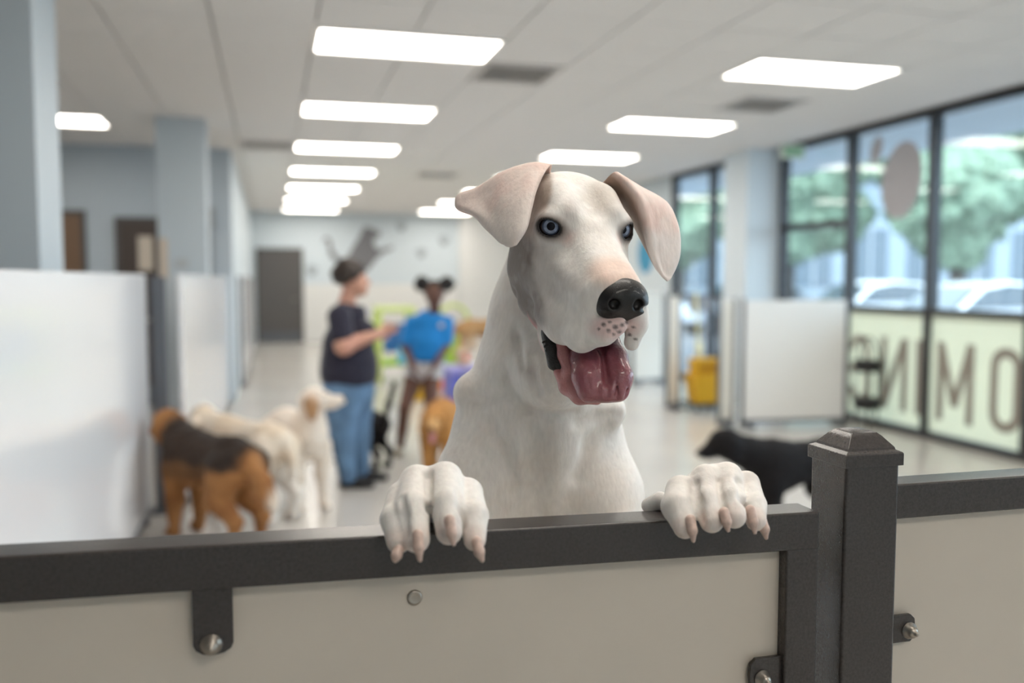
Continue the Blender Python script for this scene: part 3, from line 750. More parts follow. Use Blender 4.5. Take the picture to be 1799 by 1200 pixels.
def woman():
    t = thing('person', 'woman with dark pinned-up hair in a navy t-shirt and jeans facing right', 'person', (.58, 6.5, 0))
    D = 6.50; skin = (.56,.30,.21)
    b = Body()
    hc = P(622,490,D)
    R, T, U = RT, -FW, np.array([0,0,1.])
    b.ell(hc, (.088,.074,.112), (R, T, U), k=.02)
    b.ell(hc + R*.040 - U*.045, (.058,.058,.070), (R, T, U), k=.02)
    b.limb(hc + R*.088 - U*.008, .012, hc + R*.108 - U*.030, .013, .012)            # nose
    b.limb(hc + R*.083 - U*.060, .014, hc + R*.088 - U*.068, .013, .01)             # mouth
    b.limb(hc + R*.070 - U*.098, .024, hc + R*.050 - U*.10, .026, .02)              # chin
    b.ell(hc - R*.004 + T*.076 - U*.010, (.022,.010,.032), (R, T, U), k=.006)       # ear
    b.limb(hc - R*.020 - U*.06, .056, P(607,540,D), .062, .03)
    b.limb(P(628,548,D), .045, P(607,545,D), .055, .03)
    # arms
    sh1, el1, wr1 = P(596,556,D-.20), P(604,608,D-.26), P(660,588,D-.20)
    sh2, el2, wr2 = P(612,552,D+.17), P(626,606,D+.20), P(668,586,D+.02)
    for sh, el, wr in ((sh1, el1, wr1), (sh2, el2, wr2)):
        b.limb(sh, .070, el, .064, .03); b.limb(el, .060, wr, .032, .025)
    hand(b, wr1, P(690,574,D-.10), np.array([0,0,1.])*.3 + FW*.9)
    hand(b, wr2, P(690,577,D-.03), -FW)
    # trunk and legs under the clothes, ankles
    b.limb(P(612,580,D), .13, P(612,650,D), .14, .05)
    for (hp, kn, an) in ((P(605,680,D-.08), P(600,765,D-.07), P(610,846,D-.06)), (P(622,680,D+.08), P(628,765,D+.10), P(636,832,D+.18))):
        b.limb(hp, .09, kn, .055, .03); b.limb(kn, .055, an, .035, .03)
    organic(b, .0075, 'body', M_skin, t, lambda V: mix(np.tile(skin, (len(V), 1)), (.62,.30,.24), .5*sstep(.4,.7,fbm(V, 14.))))
    # hair swept up
    h = Body()
    h.ell(hc - R*.024 + U*.040, (.112,.100,.104), (R, T, U), k=.02)
    h.ell(hc - R*.055 + U*.110, (.060,.055,.045), (R, T, U), k=.03)
    h.ell(hc - R*.110 + U*.030, (.055,.070,.070), (R, T, U), k=.03)
    h.ell(hc + R*.085 - U*.035, (.070,.12,.075), (R, T, U), k=.01, sub=True)
    h.ell(hc - R*.01 - U*.090, (.10,.12,.060), (R, T, U), k=.01, sub=True)
    organic(h, .007, 'hair', mat('dark_brown_hair', (.024,.015,.011), .45, bump=.6, bscale=90), t, None, .010, 40.)
    # t-shirt
    s = Body()
    s.limb(P(614,555,D), .125, P(610,600,D), .145, .05)
    s.ell(P(610,552,D), (.085,.20,.055), (R, T, U), k=.05)
    s.ell(P(638,584,D-.07), (.092,.095,.088), (R, T, U), k=.04); s.ell(P(640,584,D+.07), (.092,.095,.088), (R, T, U), k=.04)
    s.limb(P(612,610,D-.03), .172, P(614,640,D-.02), .186, .05); s.limb(P(612,610,D+.03), .172, P(614,640,D+.02), .186, .05)
    s.limb(P(613,640,D-.05), .196, P(613,655,D-.05), .204, .04); s.limb(P(613,640,D+.05), .196, P(613,655,D+.05), .204, .04)
    s.limb(sh1, .086, sh1*.35+el1*.65, .084, .03); s.limb(sh2, .072, sh2*.35+el2*.65, .072, .03)
    s.ell(P(620,526,D), (.075,.085,.075), (R, T, U), k=.02, sub=True)
    s.ell(P(612,690,D), (.30,.30,.105), (R, T, U), k=.01, sub=True)
    def sc(V):
        c = np.tile((.016,.015,.032), (len(V), 1))
        return c
    organic(s, .009, 'shirt', mat('navy_cotton', (.016,.015,.032), .85, attr=True, bump=.4, bscale=90, sheen=.2), t, sc, .006, 12.)
    # pale print on the chest
    g = MB(); g.lathe((0,0,0), [(.001,0),(.024,0),(.027,.004),(.022,.007),(.001,.008)], 14)
    o = g.build('chest_print', mat('pale_print', (.55,.55,.62), .7), t, smooth=True)
    o.matrix_basis = Matrix.Translation(P(648,548,D-.085)) @ Vector((.83,-.5,.25)).to_track_quat('Z','Y').to_matrix().to_4x4()
    # jeans
    j = Body()
    j.limb(P(611,655,D-.06), .178, P(608,685,D-.07), .165, .05); j.limb(P(614,655,D+.06), .178, P(619,685,D+.07), .165, .05)
    for (hp, kn, an) in ((P(604,690,D-.08), P(601,765,D-.07), P(611,838,D-.06)), (P(624,690,D+.08), P(629,765,D+.10), P(636,826,D+.18))):
        j.limb(hp, .138, kn, .092, .03); j.limb(kn, .092, an, .060, .03)
    j.ell(P(612,612,D), (.3,.3,.14), (R, T, U), k=.01, sub=True)
    organic(j, .009, 'jeans', mat('faded_denim', (.13,.24,.40), .8, noise=.35, nscale=9, bump=.4, bscale=70), t, None, .007, 11.)
    for an in (P(611,846,D-.06), P(636,834,D+.18)):
        k = Body(); a = np.array([an[0], an[1], .045])
        k.limb(a - R*.02, .045, a + R*.10 - U*.008, .036, .03); k.limb(a + R*.10 - U*.01, .034, a + R*.165 - U*.015, .028, .02)
        k.ell(a + R*.07 - U*.11, (.4,.4,.067), (R, T, U), k=.006, sub=True)
        organic(k, .007, 'shoe', mat('black_shoe', (.008,.008,.010), .5), t)

def girl():
    t = thing('person', 'girl with two dark hair puffs in a bright blue t-shirt and pale shorts', 'person', (1.2, 7.5, 0))
    D = 7.62; skin = (.115,.048,.030)
    R, T, U = RT, -FW, np.array([0,0,1.])
    b = Body(); hc = P(763,515,D-.06)
    b.ell(hc, (.074,.086,.100), (R, T, U), k=.02)
    b.ell(hc - U*.055 + T*.02, (.052,.060,.058), (R, T, U), k=.02)
    b.limb(hc + T*.088 + U*.005, .010, hc + T*.102 - U*.022, .015, .012)
    b.limb(hc + T*.075 - U*.055 - R*.014, .012, hc + T*.075 - U*.055 + R*.014, .012, .008)
    for s in (-1, 1):
        b.ell(hc + R*s*.075 - U*.010, (.010,.020,.028), (R, T, U), k=.006)
        b.ell(hc + R*s*.030 + T*.070 + U*.012, (.018,.016,.012), (R, T, U), k=.006)
    b.limb(hc - U*.08, .045, P(763,550,D), .050, .025)
    b.limb(P(732,566,D), .050, P(786,564,D), .050, .03)
    arms = ((P(724,570,D), P(713,612,D-.02), P(726,645,D-.16)), (P(784,570,D), P(782,610,D-.02), P(764,643,D-.16)))
    for sh, el, wr in arms:
        b.limb(sh, .046, el, .037, .02); b.limb(el, .036, wr, .026, .02)
        hand(b, wr, wr + (wr-el)*.4, FW*.4 + RT*(-.9 if sh is arms[0][0] else .9))
    b.limb(P(752,590,D), .10, P(746,640,D+.03), .11, .05)
    legs = ((P(730,655,D), P(711,716,D-.10), P(702,792,D+.05)), (P(757,655,D), P(757,716,D-.12), P(752,790,D+.02)))
    for hp, kn, an in legs:
        b.limb(hp, .085, kn, .052, .03); b.limb(kn, .052, an*.5+kn*.5 + FW*.012, .045, .02); b.limb(an*.5+kn*.5 + FW*.012, .045, an, .030, .02)
    organic(b, .0075, 'body', M_skin, t, lambda V: mix(np.tile(skin, (len(V), 1)), (.16,.07,.045), .5*sstep(.4,.7,fbm(V, 14.))))
    M_h = mat('black_curly_hair', (.008,.007,.007), .7, bump=1., bscale=60)
    h = Body()
    h.ell(hc + U*.030 - T*.020, (.082,.088,.085), (R, T, U), k=.02)
    h.ell(hc - U*.03 + T*.075, (.066,.085,.098), (R, T, U), k=.01, sub=True)
    organic(h, .007, 'hair', M_h, t, None, .006, 60.)
    for s in (-1, 1):
        p = Body(); p.ell(P(763+s*22,499,D-.02), (.066,.062,.066), (R, T, U), k=.02)
        organic(p, .007, 'hair_puff', M_h, t, None, .014, 45.)
    s = Body()
    s.limb(P(754,568,D), .120, P(752,600,D), .125, .05); s.ell(P(755,562,D), (.20,.095,.050), (R, T, U), k=.04)
    s.limb(P(744,600,D-.02), .105, P(742,624,D), .115, .05); s.limb(P(760,600,D-.02), .105, P(758,624,D), .115, .05)
    for sh, el, wr in arms: s.limb(sh, .066, sh*.35+el*.65, .066, .025)
    s.ell(P(763,540,D-.03), (.070,.09,.058), (R, T, U), k=.015, sub=True)
    s.ell(P(752,656,D), (.25,.25,.105), (R, T, U), k=.01, sub=True)
    organic(s, .009, 'shirt', mat('bright_blue_cotton', (.004,.20,.56), .8, bump=.4, bscale=90, sheen=.2), t, None, .005, 12.)
    g = MB(); g.lathe((0,0,0), [(.001,0),(.020,0),(.023,.003),(.018,.006),(.001,.007)], 14)
    o = g.build('chest_print', mat('pale_print', (.55,.55,.62), .7), t, smooth=True)
    o.matrix_basis = Matrix.Translation(P(775,572,D-.128)) @ Vector(-FW).to_track_quat('Z','Y').to_matrix().to_4x4()
    s = Body()
    s.limb(P(738,636,D+.02), .115, P(732,655,D), .105, .04); s.limb(P(756,636,D+.02), .115, P(757,655,D), .105, .04)
    s.ell(P(745,600,D), (.3,.3,.11), (R, T, U), k=.01, sub=True); s.ell(P(745,688,D), (.3,.3,.095), (R, T, U), k=.01, sub=True)
    organic(s, .009, 'shorts', mat('pale_denim', (.55,.54,.56), .8, noise=.2, nscale=12, bump=.3, bscale=60), t, None, .005, 14.)
    for hp, kn, an in legs:
        k = Body(); a = np.array([an[0], an[1], .040])
        k.limb(a - T*.02, .040, a + T*.09 - U*.006, .036, .03); k.limb(a + T*.09 - U*.008, .034, a + T*.14 - U*.012, .028, .02)
        k.ell(a + T*.06 - U*.105, (.4,.4,.067), (R, T, U), k=.006, sub=True)
        organic(k, .007, 'shoe', mat('tan_shoe', (.30,.26,.20), .6), t)
woman(); girl()

def dog(label, base, heading, scale, fur, colf, head=(.47,.70), hyaw=0., hpitch=0., tail=((-.36,.50),(-.50,.55),(-.60,.50)), tail_r=.030, h=.010, fluff=.006, muzzle=1., ear=1., tongue=False, curly=False, z0=0., coatname='dog_coat', group=None):
    """standing dog built nose-forward along +x, then turned and set down"""
    t = thing('dog', label, 'dog', (base[0], base[1], z0), group)
    c, s = math.cos(heading), math.sin(heading)
    def W(x, y, z): x *= scale; y *= scale; z *= scale; return np.array([base[0]+c*x-s*y, base[1]+s*x+c*y, z0+z])
    ax0 = np.array([[c,s,0],[-s,c,0],[0,0,1.]])
    q = scale; f = fur; b = Body()
    b.ell(W(.15,0,.43), np.array((.17,.105*f,.135*f))*q, ax0, k=.05)
    b.limb(W(.14,0,.44), .115*f*q, W(-.20,0,.465), .095*f*q, .05); b.limb(W(-.2,0,.465), .100*f*q, W(-.28,0,.455), .095*f*q, .04)
    hx, hz = head
    hp = np.array([hx, 0, hz])
    b.limb(W(.22,0,.48), .100*f*q, W(hx-.03,0,hz-.03), .068*f*q, .04)
    cy, sy = math.cos(hyaw), math.sin(hyaw); cp, sp = math.cos(hpitch), math.sin(hpitch)
    fl = np.array([cy*cp, sy*cp, sp]); ll = np.array([-sy, cy, 0]); ul = np.cross(fl, ll)
    HL = lambda a, l_, u_: W(*(hp + fl*a + ll*l_ + ul*u_))
    axh = np.array([c*fl[0]-s*fl[1], s*fl[0]+c*fl[1], fl[2]]); axl = np.array([c*ll[0]-s*ll[1], s*ll[0]+c*ll[1], ll[2]]); axu = np.cross(axh, axl)
    hax = np.array([axh, axl, axu])
    g = 1+(f-1)*.5
    b.ell(HL(0,0,0), np.array((.088,.072,.070))*q*g, hax, k=.03)
    b.limb(HL(.05,0,-.018), .045*q*g, HL(.05+.10*muzzle,0,-.030), .030*q, .03)
    b.limb(HL(.05,0,-.045), .030*q, HL(.04+.085*muzzle,0,-.058), .018*q, .02)
    for sd in (-1, 1): b.ell(HL(-.015,sd*.075*g,-.020-.02*ear), np.array((.040,.017,.065*ear))*q*g, hax, k=.015)
    for sd in (-1, 1):
        b.chain([(W(.20,sd*.075,.38), .062*f*q), (W(.20,sd*.078,.21), .040*f*q), (W(.215,sd*.078,.04), .030*g*q)], .03)
        b.limb(W(.215,sd*.078,.032), .030*g*q, W(.265,sd*.078,.024), .024*g*q, .02)
        b.chain([(W(-.26,sd*.075,.43), .085*f*q), (W(-.20,sd*.085,.27), .058*f*q), (W(-.345,sd*.085,.17), .032*g*q), (W(-.320,sd*.085,.04), .028*g*q)], .03)
        b.limb(W(-.320,sd*.085,.032), .030*g*q, W(-.265,sd*.085,.024), .024*g*q, .02)
    tl = [(W(a, 0, z), tail_r*f*q*(1-.25*i/len(tail))) for i, (a, z) in enumerate(tail)]
    b.chain(tl, .03)
    def cf(V):
        v = (V - np.array([base[0], base[1], z0]))
        x = (v[:, 0]*c + v[:, 1]*s)/q; y = (-v[:, 0]*s + v[:, 1]*c)/q; z = v[:, 2]/q
        hl = np.stack([x-hx, y, z-hz], 1) @ np.array([fl, ll, ul]).T
        return colf(V, x, y, z, hl)
    m = mat(coatname, (.5,.4,.3), .8, attr=True, bump=.7, bscale=70 if not curly else 45, sheen=0. if coatname == 'black_coat' else .04, spec=.25)
    organic(b, h, 'body', m, t, cf, fluff, 40. if curly else 30.)
    nb = Body(); nb.ell(HL(.05+.10*muzzle+.026,0,-.022), np.array((.016,.020,.015))*q, hax, k=.01)
    organic(nb, .005, 'nose', mat('dog_nose', (.010,.009,.009), .35), t)
    for sd in (-1, 1):
        e = Body(); e.ell(HL(.066*g,sd*.036,.022), np.array((.012,.012,.012))*q, hax, k=.01); organic(e, .004, 'eye', mat('dog_eye', (.012,.007,.005), .1), t)
    if tongue:
        e = Body(); e.limb(HL(.07,0,-.070), .020*q, HL(.125,0,-.085), .020*q, .01); e.limb(HL(.125,0,-.085), .020*q, HL(.140,0,-.125), .017*q, .01); organic(e, .005, 'tongue', mat('pink_tongue', (.62,.26,.30), .4), t)
    return t
def c_saddle(V, x, y, z, hl):
    n = fbm(V, 12.); c = np.tile((.36,.165,.060), (len(V), 1)); c = mix(c, (.22,.09,.03), sstep(.4,.7,n)*.7)
    sad = sstep(.40,.47,z+.10*(n-.5))*(1-sstep(.26,.34,x))*sstep(-.40,-.34,x)
    c = mix(c, (.020,.015,.013), sad*.97); c = mix(c, (.05,.03,.02), .6*sstep(.30,.38,z)*sstep(.05,.10,np.abs(y))*(x < .25)*(x > -.2))
    return mix(c, (.75,.66,.55), (1-sstep(-.56,-.51,x))*.8)
def c_cream(V, x, y, z, hl):
    n = fbm(V, 10.); c = np.tile((.80,.70,.58), (len(V), 1)); c = mix(c, (.72,.55,.38), sstep(.45,.7,n)*.5*(z > .35)); c = mix(c, (.85,.80,.74), 1-sstep(.2,.4,z))
    return c
def c_poodle(V, x, y, z, hl):
    n = fbm(V, 14.); c = np.tile((.82,.73,.64), (len(V), 1)); c = mix(c, (.75,.60,.46), sstep(.45,.7,n)*.4)
    e = soft_ell(hl, (-.015,.075,-.045), (.055,.035,.085), soft=.4) + soft_ell(hl, (-.015,-.075,-.045), (.055,.035,.085), soft=.4)
    return mix(c, (.42,.21,.08), np.clip(e, 0, 1)*.9)
def c_gold(V, x, y, z, hl):
    n = fbm(V, 12.); c = np.tile((.50,.245,.075), (len(V), 1)); c = mix(c, (.33,.14,.035), sstep(.4,.7,n)*.6)
    c = mix(c, (.66,.42,.20), soft_ell(hl, (.09,0,-.01), (.08,.05,.05), soft=.4)*.7); return mix(c, (.16,.06,.02), soft_ell(hl, (.06,0,-.11), (.08,.06,.05), soft=.4)*.7)
def c_black(V, x, y, z, hl): return np.tile((.008,.007,.008), (len(V), 1))
def c_tan(V, x, y, z, hl):
    n = fbm(V, 8.); c = np.tile((.42,.25,.115), (len(V), 1)); c = mix(c, (.62,.48,.34), 1-sstep(.30,.42,z)); return mix(c, (.30,.15,.06), sstep(.45,.7,n)*.4)
dog('fluffy tan dog with a black saddle standing nearest the left partition', (-.36,5.36), math.radians(128), 1.06, 1.22, c_saddle, head=(.38,.61), hpitch=-.25, tail=((-.36,.46),(-.46,.38),(-.52,.28)), tail_r=.040, fluff=.012, coatname='long_coat')
dog('cream dog turning its pale face back behind the tan and black dog', (-.17,5.90), math.radians(130), 1.06, 1.10, c_cream, head=(.40,.56), hyaw=math.radians(118), tail=((-.35,.48),(-.40,.40),(-.42,.28)), tail_r=.03, fluff=.009, coatname='long_coat')
dog('white curly dog with brown ears holding its head up beside the woman', (.16,6.12), math.radians(-72), 1.08, 1.02, c_poodle, head=(.28,.68), hyaw=math.radians(66), hpitch=.12, tail=((-.35,.50),(-.42,.46),(-.45,.38)), fluff=.012, curly=True, ear=1.25, coatname='curly_coat')
dog('golden retriever walking toward the camera with its tongue out', (1.24,6.74), math.radians(-107), .98, 1.10, c_gold, head=(.40,.50), hpitch=-.15, tongue=True, fluff=.012, coatname='long_coat', ear=1.1, tail=((-.36,.48),(-.46,.44),(-.50,.34)))
dog('black dog with lowered head behind the fence post at the right', (2.93,4.55), math.radians(180), .97, 1.22, c_black, head=(.48,.600), hpitch=-.22, tail=((-.36,.50),(-.50,.44),(-.60,.34)), fluff=.008, coatname='black_coat')
dog('black dog half hidden behind the woman in jeans', (.67,7.25), math.radians(128), .80, 1.0, c_black, head=(.40,.52), hpitch=-.2, tail=((-.36,.50),(-.42,.66),(-.50,.86)), fluff=.004, coatname='black_coat')
dog('large tan dog standing on the lavender play platform', (2.62,11.05), math.radians(4), 1.02, 1.10, c_tan, head=(.47,.66), fluff=.004, coatname='short_coat', z0=.408, tail=((-.36,.48),(-.42,.40),(-.44,.28)))
# ---------------------------------------------------------------- doors, wall marks and small fittings
M_fr2 = mat('door_frame', (.07,.065,.062), .5)
def door(n, x0, x1, y, zt, m, lab, glazed=None):
    d = tag(MB().bb(x0,x1,y-.035,y+.005,.005,zt).build('door_%d' % n, m, bevel=.004), lab, None, None, 'structure')
    f = MB().bb(x0-.05,x0,y-.045,y+.005,0,zt+.05).bb(x1,x1+.05,y-.045,y+.005,0,zt+.05).bb(x0,x1,y-.045,y+.005,zt,zt+.05)
    f.build('door_frame', M_fr2, d)
    h = MB().tube([(x1-.12,y-.036,1.02),(x1-.12,y-.085,1.02),(x1-.22,y-.085,1.02)], .011, 10); h.build('door_handle', M_bolt, d, smooth=True)
    MB().bb(x0+.02,x1-.02,y-.040,y-.034,.02,.25).build('kick_plate', M_steel, d)
    if glazed: MB().bb(glazed[0],glazed[1],y-.042,y-.034,glazed[2],glazed[3]).build('door_window', mat('lit_door_glass', (.55,.48,.40), .3), d)
door(1, -.28, .70, 21.9, 2.17, M_doorg, 'charcoal door in the pale blue back wall')
door(2, -2.62, -2.10, 11.4, 2.24, mat('brown_door', (.16,.095,.055), .5), 'brown door at the far left of the side room')
door(3, -1.69, -1.24, 11.4, 2.17, mat('dark_brown_door', (.055,.040,.034), .5), 'dark brown door with a small pale window', glazed=(-1.49,-1.33,1.60,2.00))
tag(MB().bb(-1.03,-.955,9.285,9.30,1.50,1.89).build('paper_notice', mat('cream_paper', (.66,.56,.46), .7)), 'narrow cream notice on the edge of the square column', 'notice')
t = thing('wall_box', 'grey box with a conduit running down beside the side room corner', 'wall box', (-.665,11.34,1.4))
MB().bb(-.725,-.625,11.30,11.40,2.10,2.35).build('box', mat('grey_box', (.24,.25,.26), .5), t, bevel=.01)
MB().tube([(-.675,11.37,2.10),(-.675,11.37,.0)], .025, 10).build('conduit', mat('grey_box', (.24,.25,.26), .5), t)
tag(MB().bb(-.895,-.765,9.288,9.30,1.60,1.70).build('outlet_plate', mat('grey_plate', (.50,.53,.55), .4), bevel=.004), 'small pale plate on the front of the square column', 'outlet')
# running dog and paw marks on the back wall: flat cut vinyl
M_vin = mat('charcoal_vinyl', (.20,.20,.215), .6)
S21 = lambda x, y: ((x-474.)/75.6*1.0, 1.5-(y-490.)/73.5)
def bw(x, y):
    d = FW + RT*(x-899.5)/FPX - UP*(y-600)/FPX; p = CAM + d*21.89/d[1]; return (p[0], p[2]+.02)
out = [(567,428),(570,419),(577,418),(582,427),(584,440),(594,453),(604,460),(613,448),(623,430),(633,415),(638,402),(646,399),(656,404),(669,408),(667,416),(657,421),(657,432),(665,440),(690,434),(691,438),(672,447),(660,458),(650,472),(634,484),(622,494),(612,505),(598,499),(600,482),(592,464),(580,451),(577,438),(576,427),(573,424)]
tag(MB().prism([bw(*q) for q in out], .012, ((0,21.898,0),(1,0,0),(0,0,1),(0,-1,0))).build('dog_mural', M_vin), 'charcoal leaping dog silhouette on the pale blue back wall', 'wall art')
for x, y, lab in ((705,400,'topmost paw print mark on the back wall'), (780,425,'paw print mark on the back wall nearest the white pier'), (740,447,'lowest paw print mark right of the leaping dog'), (548,478,'paw print mark beside the charcoal door')):
    cx_, cz_ = bw(x, y); m = MB()
    def dsc(a, b_, ra, rb): m.prism([(cx_+a+ra*math.cos(q*math.pi/8), cz_+b_+rb*math.sin(q*math.pi/8)) for q in range(16)], .01, ((0,21.898,0),(1,0,0),(0,0,1),(0,-1,0)))
    dsc(0,-.03,.085,.07)
    for a, b_ in ((-.10,.05),(-.035,.09),(.035,.09),(.10,.05)): dsc(a, b_, .028, .038)
    tag(m.build('paw_print', mat('grey_vinyl', (.30,.34,.37), .6)), lab, 'wall art', 'paw print marks on the back wall')
m = MB(); m.prism([(13.72+.30*math.cos(q*math.pi/12), 1.90+.31*math.sin(q*math.pi/12)) for q in range(24)], .012, ((5.938,0,0),(0,1,0),(0,0,1),(1,0,0)))
tag(m.build('blue_disc', mat('blue_vinyl', (.03,.30,.52), .5)), 'blue round mark on the pale wall beyond the windows', 'wall art')
t = thing('ceiling_sign', 'small green and white sign hanging by the window top', 'sign', (5.72,9.15,2.9))
MB().bb(5.60,5.90,9.13,9.17,2.86,3.02).build('sign_body', mat('sign_white', (.72,.78,.68), .4), t, bevel=.006)
MB().bb(5.63,5.87,9.122,9.13,2.89,2.99).build('sign_face', mat('sign_green', (.30,.55,.33), .4), t)
MB().bb(5.73,5.77,9.14,9.16,3.02,3.05).build('bracket', M_lframe, t)
# ---------------------------------------------------------------- window film with lettering, paw decal
def film_mat():
    m = bpy.data.materials.new('cream_film'); m.use_nodes = True; nt = m.node_tree; n = nt.nodes; l = nt.links; n.remove(n['Principled BSDF'])
    a = n.new('ShaderNodeBsdfDiffuse'); a.inputs['Color'].default_value = (.88,.87,.74,1)
    b = n.new('ShaderNodeBsdfTranslucent'); b.inputs['Color'].default_value = (.88,.87,.74,1)
    g = n.new('ShaderNodeBsdfGlossy'); g.inputs['Roughness'].default_value = .12
    mx = n.new('ShaderNodeMixShader'); mx.inputs[0].default_value = .58; l.new(a.outputs[0], mx.inputs[1]); l.new(b.outputs[0], mx.inputs[2])
    m2 = n.new('ShaderNodeMixShader'); m2.inputs[0].default_value = .05; l.new(mx.outputs[0], m2.inputs[1]); l.new(g.outputs[0], m2.inputs[2])
    l.new(m2.outputs[0], n['Material Output'].inputs['Surface']); return m
M_film = film_mat(); M_let = mat('brown_grey_letters', (.29,.26,.22), .6)
YS = [3.6, 4.79, 5.955, 7.13, 8.36]
for a, b_ in zip(YS[:-1], YS[1:]):
    MB().bb(5.966,5.970,a+.036,b_-.036,.075,1.165).build('window_film', M_film, W1)
    MB().bb(5.962,5.966,a+.07,b_-.07,1.13,1.14).build('film_line', mat('film_line', (.62,.60,.45), .6), W1)
def rrect(w, h, r, n=6):
    pts = []
    for cx_, cy_, a0 in ((w/2-r,h/2-r,0),(-w/2+r,h/2-r,90),(-w/2+r,-h/2+r,180),(w/2-r,-h/2+r,270)):
        for k in range(n+1):
            a = math.radians(a0+90*k/n); pts.append((cx_+r*math.cos(a), cy_+r*math.sin(a)))
    return pts
def ring(m, yc, w, h, zc, st, skip=None):
    o = rrect(w, h, w*.48); i = rrect(w-2*st, h-2*st, (w-2*st)*.48); n = len(o)
    for k in range(n):
        k2 = (k+1) % n
        if skip and skip((o[k][0]+o[k2][0])/2, (o[k][1]+o[k2][1])/2): continue
        m.prism([(yc+o[k][0],zc+o[k][1]),(yc+o[k2][0],zc+o[k2][1]),(yc+i[k2][0],zc+i[k2][1]),(yc+i[k][0],zc+i[k][1])], .003, ((5.961,0,0),(0,1,0),(0,0,1),(1,0,0)))
def poly(m, pts): m.prism(pts, .003+.0006*(len(m.f) % 5), ((5.961-.0006*(len(m.f) % 5),0,0),(0,1,0),(0,0,1),(1,0,0)))
z0_, z1_ = .20, .92; st = .085
def letter(ch, y0, y1):
    m = MB(); w = y1-y0; yc = (y0+y1)/2; zc = (z0_+z1_)/2; h = z1_-z0_
    if ch == 'O': ring(m, yc, w, h, zc, st)
    if ch == 'G':
        ring(m, yc, w, h, zc, st, lambda a, b_: a > w*.18 and -.02 < b_ < h*.26)
        poly(m, [(yc,zc-.045),(y1,zc-.045),(y1,zc+.035),(yc,zc+.035)])
    if ch == 'I': poly(m, [(y0,z0_),(y1,z0_),(y1,z1_),(y0,z1_)])
    if ch == 'N':
        poly(m, [(y0,z0_),(y0+st,z0_),(y0+st,z1_),(y0,z1_)]); poly(m, [(y1-st,z0_),(y1,z0_),(y1,z1_),(y1-st,z1_)])
        poly(m, [(y0,z1_),(y0+st*1.1,z1_),(y1,z0_),(y1-st*1.1,z0_)])
    if ch == 'M':
        poly(m, [(y0,z0_),(y0+st,z0_),(y0+st,z1_),(y0,z1_)]); poly(m, [(y1-st,z0_),(y1,z0_),(y1,z1_),(y1-st,z1_)])
        poly(m, [(y0,z1_),(y0+st,z1_),(yc+st*.5,z0_+.14),(yc-st*.5,z0_+.14)]); poly(m, [(y1-st,z1_),(y1,z1_),(yc+st*.5,z0_+.14),(yc-st*.5,z0_+.14)])
    if ch == 'R':
        poly(m, [(y0,z0_),(y0+st,z0_),(y0+st,z1_),(y0,z1_)]); ring(m, yc, w, h*.55, z1_-h*.275, st*.9, lambda a, b_: a < -w*.3)
        poly(m, [(yc,z0_+h*.45),(yc+st,z0_+h*.45),(y1,z0_),(y1-st*1.1,z0_)])
    m.build('letter', M_let, W1)
for ch, a, b_ in (('G',4.00,4.34),('R',4.42,4.74),('O',4.86,5.20),('O',5.43,5.77),('M',6.545,7.00),('O',6.02,6.36),('I',7.20,7.285),('N',7.40,7.80),('G',7.97,8.31)): letter(ch, a, b_)
m = MB()
def oval(yc, zc, ry, rz, ang):
    c, s = math.cos(ang), math.sin(ang)
    m.prism([(yc+ry*math.cos(q*math.pi/14)*c-rz*math.sin(q*math.pi/14)*s, zc+ry*math.cos(q*math.pi/14)*s+rz*math.sin(q*math.pi/14)*c) for q in range(28)], .003, ((5.968,0,0),(0,1,0),(0,0,1),(1,0,0)))
oval(7.58,2.46,.29,.38,.25); oval(7.97,2.80,.085,.15,.35)
tag(m.build('paw_decal', mat('grey_decal', (.42,.41,.43), .6)), 'large grey rounded paw decal high on the window glass', 'decal')
# ---------------------------------------------------------------- right-hand partitions and mop bucket
M_cream = mat('cream_partition', (.82,.79,.72), .4)
M_pw = mat('white_partition', (.92,.92,.91), .35)
def rpanel(xa, ya, xb, yb, zt, m, lab, posts=(1,1)):
    d = Vector((xb-xa, yb-ya, 0)); L = d.length; d.normalize(); nrm = Vector((d.y, -d.x, 0)); O = Vector((xa, ya, 0))
    t = thing('partition_panel', lab, 'partition', ((xa+xb)/2,(ya+yb)/2,0), 'low partitions on the right')
    MB().prism([(.02,.08),(L-.02,.08),(L-.02,zt),(.02,zt)], .025, (O-nrm*.0125, d, (0,0,1), nrm)).build('board', m, t, bevel=.003)
    MB().prism([(0,.045),(L,.045),(L,.08),(0,.08)], .035, (O-nrm*.0175, d, (0,0,1), nrm)).build('bottom_rail', M_steel, t)
    for q, on in zip((0, L), posts):
        if on: MB().tube([O+d*q+Vector((0,0,.03)), O+d*q+Vector((0,0,zt+.02))], .019, 10).build('post', M_steel, t, smooth=True)
    for q in (.06, L-.06) if L > .3 else (L/2,):
        p = O+d*q
        f = MB().box(p+Vector((0,0,.03)), (.05,.26,.03)); f.build('foot', M_steel, t, bevel=.005)
        for s in (-1, 1): MB().lathe((p.x, p.y+s*.11, .016), [(.016,-.012),(.016,.012)], 12, 'x').build('caster', M_dark, t)
    return t
rpanel(4.575,8.10,5.68,7.97,1.285, M_pw, 'wide white partition panel standing in front of the windows')
rpanel(4.345,8.16,4.53,8.20,1.285, M_cream, 'narrow cream partition panel joined to the wide white one')
rpanel(4.36,9.42,4.52,9.44,1.30, M_cream, 'narrow cream partition panel left of the yellow bucket')
rpanel(4.92,11.78,5.42,11.84,1.30, M_cream, 'far cream partition panel behind the huge dog')
rpanel(4.20,12.5,4.85,12.45,1.30, M_cream, 'farthest cream partition panel by the right wall')
t = thing('steel_frame', 'upright grey steel frame around the yellow mop bucket', 'frame', (4.755,9.36,0))
for x in (4.555, 4.955): MB().tube([(x,9.60,.0),(x,9.60,1.31)], .022, 10).build('post', M_steel, t, smooth=True)
